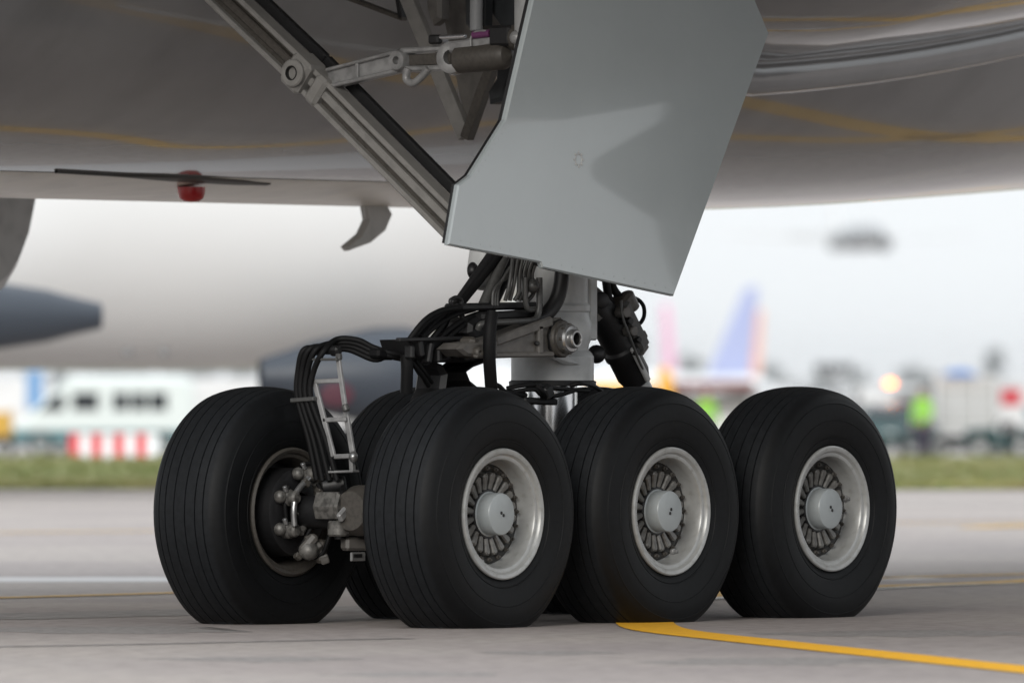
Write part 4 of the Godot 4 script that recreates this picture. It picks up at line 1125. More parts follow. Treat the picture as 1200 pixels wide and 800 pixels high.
	part(ship, "brake_rod", mk().bar(Vector3(-1.451, 0.415, -0.1), Vector3(-1.277, 0.413, -0.05), 0.07, 0.07, Vector3.UP, 0.014), "gear_grey")
	part(ship, "data_plate", mk().box(Vector3(0.11, 0.045, 0.015), Transform3D(Basis.IDENTITY, Vector3(-1.395, 0.349, -0.05)), 0.003), "link_metal")
	part(ship, "data_plate_slot", mk().box(Vector3(0.07, 0.018, 0.006), Transform3D(Basis.IDENTITY, Vector3(-1.406, 0.354, -0.041)), 0.002), "black")
	part(ship, "brake_lever", mk().bar(Vector3(-1.426, 0.452, -0.3), Vector3(-1.495, 0.365, -0.34), 0.07, 0.05, Vector3(1, 0.5, 0), 0.014), "gear_grey")
	part(ship, "brake_lever", mk().ball(Vector3(-1.457, 0.378, -0.32), Vector3(0.06, 0.05, 0.05)), "brake_metal")
	part(ship, "brake_lever", mk().bar(Vector3(-1.378, 0.434, -0.3), Vector3(-1.385, 0.312, -0.3), 0.06, 0.05, Vector3(1, 0, 0), 0.014), "dirty_brown")
	part(ship, "swivel", mk().ball(Vector3(-1.349, 0.741, -0.25), Vector3(0.032, 0.034, 0.032)), "brake_metal")
	part(ship, "swivel", mk().cyl(Vector3(-1.433, 0.706, -0.25), Vector3(-1.369, 0.724, -0.15), 0.04), "black_part")
	# ladder-like hose guide standing on the rear axle
	var gl := part(ship, "hose_guide", mk().bar(Vector3(-1.46, 1.235, -0.278), Vector3(-1.46, 0.86, -0.155), 0.028, 0.02, Vector3(0, 0, 1)), "link_metal")
	part(gl, "upright", mk().bar(Vector3(-1.46, 1.374, -0.127), Vector3(-1.46, 1.108, -0.079), 0.026, 0.02, Vector3(0, 0, 1)), "link_metal")
	part(gl, "upright", mk().bar(Vector3(-1.44, 1.126, -0.098), Vector3(-1.44, 0.86, -0.042), 0.03, 0.02, Vector3(0, 0, 1)), "link_metal")
	for e in [[Vector3(-1.46, 1.244, -0.284), Vector3(-1.46, 1.248, -0.115)], [Vector3(-1.46, 1.047, -0.222), Vector3(-1.46, 1.052, -0.071)], [Vector3(-1.46, 0.86, -0.149), Vector3(-1.46, 0.865, -0.02)]]:
		part(gl, "rung", mk().bar(e[0], e[1], 0.024, 0.02, Vector3.UP), "link_metal")
	part(gl, "foot", mk().bar(Vector3(-1.44, 0.781, -0.188), Vector3(-1.44, 0.786, -0.025), 0.012, 0.06, Vector3.UP), "link_metal")
	part(gl, "foot", mk().bar(Vector3(-1.44, 0.864, -0.053), Vector3(-1.44, 0.786, -0.047), 0.024, 0.03, Vector3(0, 0, 1)), "link_metal")
	part(gl, "clip", mk().box(Vector3(0.03, 0.035, 0.03), Transform3D(Basis.IDENTITY, Vector3(-1.46, 1.37, -0.121)), 0.006), "pipe")
	part(gl, "clip", mk().cyl(Vector3(-1.48, 1.126, -0.066), Vector3(-1.48, 1.091, -0.054), 0.02), "pipe")
	part(gl, "clip", mk().ball(Vector3(-1.46, 0.86, -0.026), Vector3(0.02, 0.03, 0.025)), "steel")
	# four brake hoses over the guide and down to the wheel
	var drop := [[350, 468], [355.5, 467], [360.5, 466], [365, 465]]
	var clamp_bar := part(ship, "hose_clamp", mk().bar(Vector3(-1.48, 1.147, -0.409), Vector3(-1.48, 1.156, -0.256), 0.022, 0.05, Vector3.UP), "pipe")
	var tops := [Vector3(-1.48, 1.37, -0.33), Vector3(-1.48, 1.375, -0.296), Vector3(-1.48, 1.375, -0.256), Vector3(-1.48, 1.37, -0.206)]
	var mids := [Vector3(-1.48, 1.292, -0.375), Vector3(-1.48, 1.292, -0.347), Vector3(-1.48, 1.292, -0.313), Vector3(-1.48, 1.292, -0.273)]
	var ends := [Vector3(-1.48, 1.152, -0.378), Vector3(-1.48, 1.154, -0.352), Vector3(-1.48, 1.156, -0.321), Vector3(-1.48, 1.161, -0.29)]
	var deep := [Vector3(-1.45, 0.741, -0.275), Vector3(-1.45, 0.737, -0.236), Vector3(-1.45, 0.737, -0.191), Vector3(-1.45, 0.738, -0.14)]
	for k in 4:
		var over: Vector3 = Vector3(-1.36, 1.432, -0.275) + Vector3(0, 0.018 * (k - 1.5), 0.02 * k)
		part(ship, "brake_hose", mk().tube([Vector3(-1.108, 1.375, 0.05), Vector3(-1.206, 1.375, 0) + Vector3(0, 0.012 * (k % 2), 0.01 * k), Vector3(-1.263, 1.397, -0.05) + Vector3(0, 0.02 * (k - 2), 0), Vector3(-1.31, 1.432, -0.18) + Vector3(0, 0.016 * (k - 1.5), 0.02 * k), over, tops[k] + Vector3(0, 0.04 - 0.004 * k, 0), mids[k], ends[k], ends[k].lerp(deep[k], 0.5) + Vector3(0, 0, 0.01), deep[k]], 0.0155, 10), "hose")
	for c in [Vector3(-1.42, 1.401, -0.328), Vector3(-1.42, 1.406, -0.283), Vector3(-1.42, 1.41, -0.226), Vector3(-1.42, 1.401, -0.176)]:
		part(ship, "hose_clip", mk().box(Vector3(0.05, 0.05, 0.06), Transform3D(Basis(Vector3.BACK, 0.4), c), 0.012), "black_part")
	part(ship, "hose_clip", mk().box(Vector3(0.14, 0.05, 0.07), Transform3D(Basis(Vector3.BACK, -0.1), Vector3(-1.237, 1.384, -0.02)), 0.012), "hose")
	part(ship, "hose_clip", mk().bar(Vector3(-1.48, 1.357, -0.279), Vector3(-1.48, 1.357, -0.11), 0.014, 0.03, Vector3.UP), "pipe")


# ---------------------------------------------------------------- everything behind, far out of focus
func road_wheel(parent: Node, at: Vector3, r: float, w: float) -> void:
	var zax := Basis(Vector3(1, 0, 0), Vector3(0, 0, 1), Vector3(0, -1, 0))
	var t := part(parent, "wheel", mk().lathe([Vector2(r * 0.6, -w / 2), Vector2(r * 0.9, -w / 2), Vector2(r, -w * 0.35), Vector2(r, w * 0.35), Vector2(r * 0.9, w / 2), Vector2(r * 0.6, w / 2)], Transform3D(zax, at), 24), "black_part")
	part(t, "rim", mk().lathe([Vector2(r * 0.6, w * 0.45), Vector2(r * 0.5, w * 0.3), Vector2(r * 0.2, w * 0.36), Vector2(0, w * 0.36)], Transform3D(zax, at), 20), "alu")


func person(label: String, at: Vector3, turn: float) -> void:
	var hip := Vector3(0, 0.95, 0)
	var chest := Vector3(0, 1.34, 0.02)
	var legs := []
	var arms := []
	for s in [-1.0, 1.0]:
		var h := hip + Vector3(0.09 * s, -0.04, 0)
		var k := Vector3(0.11 * s, 0.5, 0.04 + 0.05 * s)
		var a := Vector3(0.12 * s, 0.09, -0.02 + 0.02 * s)
		legs.append_array([[h, k, 0.088, 0.06], [k, a, 0.056, 0.04], [a + Vector3(0, -0.04, 0), a + Vector3(0.02 * s, -0.045, 0.16), 0.045, 0.035]])
		var sh := chest + Vector3(0.18 * s, 0.08, 0)
		var el := Vector3(0.27 * s, 1.13, 0.03)
		var wr := Vector3(0.25 * s, 0.93, 0.17 if s > 0 else 0.10)
		arms.append_array([[sh, el, 0.055, 0.042], [el, wr, 0.04, 0.028]])
	var torso := [[hip, hip + Vector3(0, 0.14, 0), 0.135, 0.125], [hip + Vector3(0, 0.12, 0), chest, 0.125, 0.15], [chest + Vector3(-0.11, 0.04, 0), chest + Vector3(0.11, 0.04, 0), 0.095, 0.095]]
	var head := [[chest + Vector3(0, 0.12, 0), Vector3(0, 1.56, 0.02), 0.055, 0.052], [Vector3(0, 1.62, 0.03), Vector3(0, 1.70, 0.01), 0.078, 0.092], [Vector3(0, 1.645, 0.105), Vector3(0, 1.625, 0.125), 0.014, 0.015], [Vector3(-0.088, 1.65, 0.01), Vector3(-0.096, 1.67, 0.0), 0.016, 0.018], [Vector3(0.088, 1.65, 0.01), Vector3(0.096, 1.67, 0.0), 0.016, 0.018]]
	var o := thing("person", label, "person", at, turn, "ground crew in hi-vis jackets")
	var body := nets(mk(), legs + arms + torso + head, 0.026, 0.04)
	for s in [-1.0, 1.0]:   # hands with fingers
		var w := Vector3(0.25 * s, 0.93, 0.17 if s > 0 else 0.10)
		var hand := [[w, w + Vector3(0, -0.08, 0.03), 0.026, 0.03]]
		for f in 4:
			var b := w + Vector3(0.018 * (f - 1.5), -0.09, 0.03)
			hand.append([b, b + Vector3(0.003 * (f - 1.5), -0.05 + 0.006 * absf(f - 1.3), 0.015), 0.0095, 0.009])
			hand.append([b + Vector3(0.003 * (f - 1.5), -0.05, 0.015), b + Vector3(0, -0.085, 0.005), 0.009, 0.008])
		hand.append([w + Vector3(-0.025 * s, -0.03, 0.02), w + Vector3(-0.05 * s, -0.075, 0.04), 0.011, 0.009])
		nets(body, hand, 0.008, 0.008)
	var b := part(o, "body", body, "skin")
	part(b, "trousers", nets(mk(), legs.filter(func(q): return q[1].y > 0.05) + torso.slice(0, 1), 0.026, 0.04, 0.018), "trousers")
	part(b, "boots", nets(mk(), [legs[2], legs[5]], 0.022, 0.02, 0.014), "black_part")
	part(b, "hi_vis_jacket", nets(mk(), torso + arms.map(func(q): return [q[0], q[0].lerp(q[1], 0.9), q[2], q[3]]), 0.026, 0.04, 0.026), "vest")
	for y in [1.08, 1.22]:
		part(b, "reflective_band", mk().lathe([Vector2(0.166, -0.025), Vector2(0.172, 0.0), Vector2(0.168, 0.025)], Transform3D(Basis.IDENTITY, Vector3(0, y, 0.005)), 24), "white_paint")
	part(b, "hair", nets(mk(), [[Vector3(0, 1.70, -0.015), Vector3(0, 1.73, -0.005), 0.09, 0.088]], 0.02, 0.02, 0.01), "hair")
	for s in [-1.0, 1.0]:
		part(b, "eye", mk().ball(Vector3(0.033 * s, 1.668, 0.092), Vector3(0.012, 0.009, 0.01), 8), "black")
	part(b, "mouth", mk().ball(Vector3(0, 1.595, 0.098), Vector3(0.025, 0.005, 0.008), 8), "maroon")


func parked_airliner(label: String, at: Vector3, turn: float, length: float, fin: Array, fin_mat: String, rudder: Array, rudder_mat: String) -> void:   # tail at local x = 0, nose towards -x
	var o := thing("parked_airliner", label, "airliner", at, turn, "airliners parked far away in the haze")
	var along := Basis(Vector3(0, 1, 0), Vector3(-1, 0, 0), Vector3(0, 0, 1))
	part(o, "fuselage", mk().lathe([Vector2(0.15, -3.0), Vector2(0.6, -1.5), Vector2(1.2, 2.0), Vector2(1.75, 6.0), Vector2(1.98, 10.0), Vector2(1.98, length - 6.0), Vector2(1.7, length - 2.6), Vector2(1.1, length - 0.8), Vector2(0.4, length), Vector2(0, length + 0.1)], Transform3D(along, Vector3(0, 3.7, 0)), 32, 50.0), "white_hull")
	part(o, "tail_fin", mk().prism(fin, 0.3, Transform3D.IDENTITY, 0.1), fin_mat)
	if rudder.size():
		part(o, "rudder", mk().prism(rudder, 0.24, Transform3D.IDENTITY, 0.08), rudder_mat)
	for s in [-1.0, 1.0]:
		part(o, "wing", mk().prism([Vector2(-length * 0.42, 1.8 * s), Vector2(-length * 0.42 + 5.5, 1.8 * s), Vector2(-length * 0.42 + 8.0, 15.0 * s), Vector2(-length * 0.42 + 6.4, 15.0 * s)], 0.35, Transform3D(Basis(Vector3(1, 0, 0), Vector3(0, 0.09 * s, 1).normalized(), Vector3(0, -1, 0.09 * s).normalized()), Vector3(0, 3.1, 0)), 0.12), "white_hull")
		part(o, "tailplane", mk().prism([Vector2(-3.2, 0.5 * s), Vector2(0.2, 0.5 * s), Vector2(1.6, 5.6 * s), Vector2(0.2, 5.6 * s)], 0.2, Transform3D(Basis(Vector3(1, 0, 0), Vector3(0, 0, 1), Vector3(0, -1, 0)), Vector3(0, 4.4, 0)), 0.08), "white_hull")
		part(o, "engine", mk().lathe([Vector2(0.5, 0), Vector2(0.95, 0.6), Vector2(1.05, 2.2), Vector2(0.95, 3.2), Vector2(0.8, 3.3), Vector2(0.7, 2.8), Vector2(0, 2.8)], Transform3D(along, Vector3(-length * 0.42 + 1.0, 1.75, 5.6 * s)), 24), "white_hull")
	for p in [Vector3(-length + 5.0, 0, 0), Vector3(-length * 0.4 + 3.0, 0, -3.2), Vector3(-length * 0.4 + 3.0, 0, 3.2)]:
		part(o, "landing_gear", mk().cyl(p + Vector3(0, 0.4, 0), p + Vector3(0, 2.6, 0), 0.14), "grey_paint")
		part(o, "gear_wheel", mk().lathe([Vector2(0.2, -0.25), Vector2(0.5, -0.22), Vector2(0.52, 0), Vector2(0.5, 0.22), Vector2(0.2, 0.25)], Transform3D(Basis(Vector3(1, 0, 0), Vector3(0, 0, 1), Vector3(0, -1, 0)), p + Vector3(0, 0.52, 0)), 20), "black_part")


func background() -> void:
	white_airliner()
	# two parked airliners far off: only their fins stand clear of the white
	parked_airliner("far parked airliner with blue fin and orange rudder, right of the gear strut", Vector3(482.949, -3.005, -355.742), TURN + 0.12, 34.0, [Vector2(-3.5, 5.2), Vector2(-0.9, 11.1), Vector2(0.0, 11.2), Vector2(-0.6, 5.2)], "fin_blue", [Vector2(-0.57, 5.2), Vector2(-0.1, 9.6), Vector2(0.35, 9.6), Vector2(0.15, 5.2)], "fin_orange")
	parked_airliner("far parked airliner with pale pink swept fin, beside the dark strut", Vector3(518.936, -3.315, -390.902), TURN + PI - 1.35, 30.0, [Vector2(-3.7, 5.2), Vector2(-1.3, 10.7), Vector2(0.2, 10.8), Vector2(-0.3, 5.2)], "pink", [], "pink")
	# a small airliner in the air, head on
	var fly := thing("flying_airliner", "small hazy grey airliner in the sky between belly and horizon, seen head on", "airliner", Vector3(1175.772, 24.807, -849.548), TURN + 0.15)
	var tow := Basis(Vector3(1, 0, 0), Vector3(0, 0, 1), Vector3(0, -1, 0))
	part(fly, "fuselage", mk().lathe([Vector2(0, -20), Vector2(0.6, -19), Vector2(1.6, -8), Vector2(2.0, -2), Vector2(2.0, 14), Vector2(1.6, 17.5), Vector2(0.6, 19.4), Vector2(0, 19.6)], Transform3D(tow), 24, 50.0), "grey_paint")
	for s in [-1.0, 1.0]:
		part(fly, "wing", mk().prism([Vector2(1.5 * s, 5), Vector2(1.5 * s, -1.5), Vector2(20 * s, -6), Vector2(20 * s, -5)], 0.3, Transform3D(Basis(Vector3(1, 0.07 * s, 0).normalized(), Vector3(0, 0, 1), Vector3(0.07 * s, -1, 0).normalized()), Vector3(0, -0.6, 0)), 0.12), "white_paint")
		part(fly, "engine", mk().lathe([Vector2(0.6, -2.5), Vector2(1.2, -1.0), Vector2(1.3, 1.5), Vector2(1.1, 2.2), Vector2(0.9, 1.8), Vector2(0, 1.8)], Transform3D(tow, Vector3(3.7 * s, -0.9, 4)), 20), "grey_paint")
		part(fly, "tailplane", mk().prism([Vector2(0.3 * s, -15), Vector2(0.3 * s, -18), Vector2(7 * s, -20), Vector2(7 * s, -19)], 0.3, Transform3D(Basis(Vector3(1, 0, 0), Vector3(0, 0, 1), Vector3(0, -1, 0)), Vector3(0, 0.8, 0)), 0.1), "alu")
	part(fly, "tail_fin", mk().prism([Vector2(-13, 1.5), Vector2(-18, 1.2), Vector2(-20, 7.5), Vector2(-18.5, 7.5)], 0.3, Transform3D(Basis(Vector3(0, 0, 1), Vector3(0, 1, 0), Vector3(-1, 0, 0))), 0.1), "white_hull")
	vehicles()
	person("person in bright green hi-vis jacket and dark trousers beside the white cargo container", Vector3(163.876, -0.525, -114.438), TURN - 0.7)
	person("person in hi-vis green jacket between middle and front wheel, by the maroon cart", Vector3(170.034, -0.599, -126.054), TURN + 0.5)
	far_wood()
	# the mist that pales everything beyond the aprons
	var fog := FogVolume.new()
	fog.name = "haze"
	fog.shape = RenderingServer.FOG_VOLUME_SHAPE_BOX
	fog.size = Vector3(1600, 14, 1500)
	fog.rotation.y = TURN
	fog.position = INTO * (1500 / 2.0 + 290.0) + Vector3(0, 2.0, 0)
	var fm := FogMaterial.new()
	fm.albedo = Color(0.97, 0.98, 0.99)
	fm.density = 0.0004
	fog.material = fm
	add_child(fog)
	fog.set_meta("kind", "stuff")
	fog.set_meta("label", "pale mist over the far airfield")
	fog.set_meta("category", "haze")


func white_airliner() -> void:
	var o := thing("white_airliner", "white airliner with grey underside standing out of focus behind the left wheels", "airliner", Vector3(46.862, 0, -40.077), TURN + 0.16)
	var rows := []
	for i in 61:   # nose to the right
		var x := -26.0 + 0.5 * i
		var up := smoothstep(0.0, 4.2, x)
		var r := 1.98 * sqrt(maxf(1.0 - pow(clampf(x / 4.0, 0, 1), 2.0), 0.0004)) if x > 0.0 else 1.98
		var fat := smoothstep(-2.2, -4.2, x) * smoothstep(-16.0, -12.0, x)
		var row := []
		for k in 33:
			var a := TAU * k / 32
			var q := Vector3(x, 3.46 + 0.35 * up + r * cos(a) * 1.02, r * sin(a))
			if cos(a) < 0:
				q.z *= 1.0 + 0.14 * fat * -cos(a) * 2.0
				q.y -= 0.02 * fat
			row.append(q)
		rows.append(row)
	var f := part(o, "fuselage", mk().grid(rows, false, true), "white_hull")
	for k in 12:
		part(f, "cabin_window", mk().lathe([Vector2(0.13, 0), Vector2(0.11, 0.012), Vector2(0, 0.012)], Transform3D(Mesher.turned(Vector3(0, 0.12, 1)) * Basis.from_scale(Vector3(0.8, 1, 1.25)), Vector3(-9.0 + 0.8 * k, 3.95, 1.93)), 14), "glass_dark")
	part(o, "wing", mk().prism([Vector2(-4.2, 1.7), Vector2(-11.0, 1.7), Vector2(-13.6, 16.0), Vector2(-12.2, 16.0)], 0.45, Transform3D(Basis(Vector3(1, 0, 0), Vector3(0, 0.09, 1).normalized(), Vector3(0, -1, 0.09).normalized()), Vector3(0, 2.6, 0)), 0.2), "white_hull")
	var zn := Basis(Vector3(0, 1, 0), Vector3(1, 0, 0), Vector3(0, 0, 1))
	var eng := [Vector2(0.35, -2.4), Vector2(0.55, -1.7), Vector2(0.72, -1.2), Vector2(0.98, 0.2), Vector2(1.0, 0.9), Vector2(0.92, 1.35), Vector2(0.84, 1.42), Vector2(0.76, 1.3), Vector2(0.72, 0.6), Vector2(0, 0.6)]
	var e1 := part(o, "engine", mk().lathe(eng, Transform3D(zn * Basis.from_scale(Vector3(0.56, 0.5, 0.56)), Vector3(0.636, 1.36, 2.3)), 32), "navy")
	part(e1, "red_emblem", mk().lathe([Vector2(0.0, 0.05), Vector2(0.1, 0.045), Vector2(0.19, 0.02), Vector2(0.2, 0)], Transform3D(Basis.from_scale(Vector3(1, 0.75, 1)) * Mesher.turned(Vector3(0, -0.3, 1)), Vector3(0.26, 1.15, 2.72)), 20), "dull_red")
	part(o, "engine", mk().lathe(eng, Transform3D(Basis(Vector3(0, 1, 0), Vector3(-1, 0, 0), Vector3(0, 0, 1)) * Basis.from_scale(Vector3(0.4, 0.5, 0.4)), Vector3(-3.9, 2.02, 5.0)), 32), "navy")
	for s in [-0.35, 0.35]:
		part(o, "belly_drain", mk().box(Vector3(0.1, 0.14, 0.05), Transform3D(Basis.IDENTITY, Vector3(-1.7 + s * 0.6, 1.66, 0.9)), 0.015), "grey_paint")
	for p in [Vector3(0.9, 0, -0.4)]:
		part(o, "nose_gear", mk().cyl(p + Vector3(0, 0.4, 0), p + Vector3(0, 2.2, 0), 0.09), "alu")
		part(o, "nose_wheel", mk().lathe([Vector2(0.15, -0.2), Vector2(0.37, -0.18), Vector2(0.38, 0), Vector2(0.37, 0.18), Vector2(0.15, 0.2)], Transform3D(Basis(Vector3(1, 0, 0), Vector3(0, 0, 1), Vector3(0, -1, 0)), p + Vector3(0, 0.38, 0)), 20), "black_part")


const SPOTS := [Vector3(182.271, -0.68, -131.504), Vector3(170.017, -0.562, -116.32)]


func vehicles() -> void:
	# minibus on the left
	var bus := thing("minibus", "white minibus with dark windows and teal skirt behind the red and white barriers", "minibus", Vector3(150.826, -0.525, -131.171), TURN + 0.04)
	var side := [Vector2(-2.3, 0.35), Vector2(-2.38, 0.8), Vector2(-1.98, 1.05), Vector2(-1.3, 1.72), Vector2(-1.0, 1.98), Vector2(-0.7, 2.05), Vector2(2.0, 2.05), Vector2(2.28, 1.95), Vector2(2.35, 1.6), Vector2(2.35, 0.35)]
	part(bus, "body", mk().prism(side, 1.8, Transform3D.IDENTITY, 0.09), "pale_green_white")
	part(bus, "roof", mk().box(Vector3(3.2, 0.1, 1.5), Transform3D(Basis.IDENTITY, Vector3(0.6, 2.08, 0)), 0.04), "white_paint")
	for w in [[Vector2(-1.72, 1.18), Vector2(-1.25, 1.64), Vector2(-1.05, 1.64), Vector2(-1.05, 1.18)], [Vector2(-0.82, 1.2), Vector2(-0.82, 1.66), Vector2(-0.15, 1.66), Vector2(-0.15, 1.2)], [Vector2(0.22, 1.2), Vector2(0.22, 1.66), Vector2(0.62, 1.66), Vector2(0.62, 1.2)], [Vector2(0.7, 1.2), Vector2(0.7, 1.66), Vector2(1.08, 1.66), Vector2(1.08, 1.2)], [Vector2(1.16, 1.2), Vector2(1.16, 1.66), Vector2(1.62, 1.66), Vector2(1.62, 1.2)]]:
		part(bus, "window", mk().prism(w, 0.03, Transform3D(Basis.IDENTITY, Vector3(0, 0, 0.9)), 0.008), "glass_dark")
	part(bus, "skirt", mk().box(Vector3(4.72, 0.34, 1.84), Transform3D(Basis.IDENTITY, Vector3(0, 0.52, 0)), 0.03), "teal")
	part(bus, "bumper", mk().box(Vector3(0.3, 0.22, 1.7), Transform3D(Basis.IDENTITY, Vector3(-2.35, 0.42, 0)), 0.05), "black_part")
	for x in [-1.65, 1.5]:
		for z in [-0.8, 0.84]:
			road_wheel(bus, Vector3(x, 0.33, z), 0.33, 0.22)
	# box lorries closing the gap behind the minibus
	lorry("white box lorry at the left edge behind the minibus", Vector3(209.101, -1.021, -186.534), TURN - 0.05, 5.2, "white_paint")
	lorry("white box lorry behind the rear end of the minibus", Vector3(214.215, -1.021, -179.977), TURN + 0.06, 3.4, "white_paint")
	var sign_ := thing("sign_board", "tall light blue sign board standing behind the minibus nose", "sign", Vector3(181.55, -0.785, -160.07), TURN)
	part(sign_, "board", mk().box(Vector3(0.5, 1.15, 0.12), Transform3D(Basis.IDENTITY, Vector3(0, 1.98, 0)), 0.03), "sky_blue")
	for s in [-0.18, 0.18]:
		part(sign_, "post", mk().cyl(Vector3(s, 0, 0), Vector3(s, 1.45, 0), 0.035), "grey_paint")
	cart("yellow baggage cart at the left edge beside the minibus", Vector3(141.504, -0.463, -126.863), TURN, 0.9, 0.75, "cart_yellow", "")
	# red and white barriers on the grass edge
	var spots := ["leftmost of the red and white barriers, by the minibus wheel", "second of the red and white barriers from the left", "third of the red and white barriers from the left", "rightmost of the red and white barriers, next to the tyre"]
	for k in 4:
		var b := thing("barrier", spots[k], "barrier", Vector3(86.511, -0.004, -77.047) + ACROSS * 0.385 * k, TURN, "red and white barriers on the verge")
		var prof := [Vector2(-0.13, 0.0), Vector2(-0.13, 0.1), Vector2(-0.06, 0.26), Vector2(-0.05, 0.46), Vector2(0.05, 0.46), Vector2(0.06, 0.26), Vector2(0.13, 0.1), Vector2(0.13, 0.0)]
		var turn := Basis(Vector3(0, 0, 1), Vector3(0, 1, 0), Vector3(-1, 0, 0))
		part(b, "red_block", mk().prism(prof, 0.17, Transform3D(turn, Vector3(-0.092, 0, 0)), 0.02), "barrier_red")
		part(b, "white_block", mk().prism(prof, 0.2, Transform3D(turn, Vector3(0.096, 0, 0)), 0.02), "white_paint")
	# right of the wheels: tug, car, dollies
	var tug := thing("tow_tug", "white-roofed tow tug with lit amber beacon, behind the dark green car", "tug", Vector3(173.083, -0.599, -122.145), TURN + 0.05)
	part(tug, "chassis", mk().prism([Vector2(-1.0, 0.3), Vector2(-1.0, 0.95), Vector2(-0.3, 1.05), Vector2(0.85, 1.0), Vector2(0.95, 0.3)], 1.3, Transform3D.IDENTITY, 0.06), "grey_paint")
	part(tug, "roof", mk().box(Vector3(1.85, 0.12, 1.4), Transform3D(Basis.IDENTITY, Vector3(-0.05, 1.86, 0)), 0.04), "white_paint")
	for x in [-0.85, 0.75]:
		for z in [-0.6, 0.6]:
			part(tug, "roof_post", mk().cyl(Vector3(x, 0.95, z), Vector3(x, 1.82, z), 0.04), "grey_paint")
	part(tug, "windscreen", mk().box(Vector3(0.03, 0.7, 1.1), Transform3D(Basis(Vector3.BACK, 0.12), Vector3(-0.82, 1.42, 0)), 0.008), "glass_dark")
	part(tug, "cab_panel", mk().box(Vector3(1.0, 0.3, 1.2), Transform3D(Basis.IDENTITY, Vector3(-0.35, 1.56, 0)), 0.04), "white_paint")
	part(tug, "seat", mk().box(Vector3(0.45, 0.6, 0.9), Transform3D(Basis.IDENTITY, Vector3(0.3, 1.2, 0)), 0.06), "maroon")
	var lamp := part(tug, "beacon_lamp", mk().lathe([Vector2(0.12, 0), Vector2(0.12, 0.07), Vector2(0.08, 0.12), Vector2(0, 0.13)], Transform3D(Basis.from_scale(Vector3(1.25, 1, 1)), Vector3(0.02, 1.93, 0.2)), 20), "beacon_lamp", "lit amber beacon lamp")
	var glow := OmniLight3D.new()
	glow.name = "beacon_glow"
	glow.light_color = Color(1.0, 0.55, 0.1)
	glow.light_energy = 0.5
	glow.light_size = 0.1
	glow.omni_range = 15.0
	glow.omni_attenuation = 2.0
	glow.shadow_enabled = true
	glow.position = Vector3(0.02, 2.02, 0.5)
	tug.add_child(glow)
	for x in [-0.6, 0.6]:
		for z in [-0.55, 0.6]:
			road_wheel(tug, Vector3(x, 0.3, z), 0.3, 0.2)
	var car := thing("parked_car", "dark green car with pale sky glare on its windscreen, in front of the tow tug", "car", Vector3(168.263, -0.562, -118.569), TURN + 1.15)
	part(car, "body", mk().prism([Vector2(-1.5, 0.28), Vector2(-1.55, 0.6), Vector2(-1.2, 0.82), Vector2(-0.5, 0.92), Vector2(1.3, 0.92), Vector2(1.5, 0.75), Vector2(1.5, 0.28)], 1.55, Transform3D.IDENTITY, 0.1), "dark_green")
	part(car, "cabin", mk().prism([Vector2(-0.75, 0.9), Vector2(-0.15, 1.32), Vector2(0.85, 1.34), Vector2(1.25, 0.9)], 1.36, Transform3D.IDENTITY, 0.1), "dark_green")
	part(car, "windscreen", mk().prism([Vector2(-0.45, -0.55), Vector2(0.0, -0.5), Vector2(0.0, 0.5), Vector2(-0.45, 0.55)], 0.04, Transform3D(Basis(Vector3(0.82, 0.57, 0), Vector3(0, 0, 1), Vector3(0.57, -0.82, 0)), Vector3(-0.22, 1.32, 0)), 0.01), "glass_dark")
	for x in [-0.1, 0.5]:
		part(car, "side_window", mk().prism([Vector2(x - 0.2, 0.96), Vector2(x - 0.1 if x < 0 else x - 0.2, 1.24), Vector2(x + 0.26, 1.25), Vector2(x + 0.3, 0.96)], 0.03, Transform3D(Basis.IDENTITY, Vector3(0, 0, 0.69)), 0.006), "glass_dark")
	for x in [-0.95, 0.95]:
		for z in [-0.7, 0.72]:
			road_wheel(car, Vector3(x, 0.29, z), 0.29, 0.18)
	for z in [-0.55, 0.55]:
		part(car, "headlight", mk().box(Vector3(0.08, 0.14, 0.3), Transform3D(Basis.IDENTITY, Vector3(-1.5, 0.62, z)), 0.03), "alu")
	container()
	for q in [[950, 275, "dark teal baggage tractor half hidden behind the front wheel", "teal"], [1168, 256, "low dark green baggage tractor between the container and the right edge", "dark_green"]]:
		var t := thing("baggage_tractor", q[2], "tractor", SPOTS[int(q[0] > 1000)], TURN, "baggage tractors in the far row")
		part(t, "body", mk().prism([Vector2(-0.9, 0.22), Vector2(-0.9, 0.72), Vector2(-0.1, 0.78), Vector2(0.0, 0.55), Vector2(0.5, 0.55), Vector2(0.55, 0.8), Vector2(0.9, 0.76), Vector2(0.9, 0.22)], 1.1, Transform3D.IDENTITY, 0.05), q[3])
		part(t, "seat", mk().box(Vector3(0.35, 0.4, 0.8), Transform3D(Basis.IDENTITY, Vector3(0.25, 0.72, 0)), 0.05), "black_part")
		part(t, "steering_column", mk().cyl(Vector3(-0.15, 0.7, 0), Vector3(0.0, 1.0, 0), 0.03), "black_part")
		for x in [-0.55, 0.55]:
			for z in [-0.5, 0.52]:
				road_wheel(t, Vector3(x, 0.27, z), 0.27, 0.18)
	cart("grey and white baggage cart with red panel, at the right edge", Vector3(176.919, -0.611, -120.479), TURN, 1.55, 1.6, "alu", "red")
	cart("maroon-topped baggage cart between middle and front wheel", Vector3(192.523, -0.773, -142.748), TURN, 2.6, 1.7, "alu", "maroon")
	# yellow tank lorry behind the strut
	var tank := thing("tank_lorry", "amber yellow tank lorry seen under the belly behind the dark actuator", "lorry", Vector3(184.519, -0.723, -140.003), TURN)
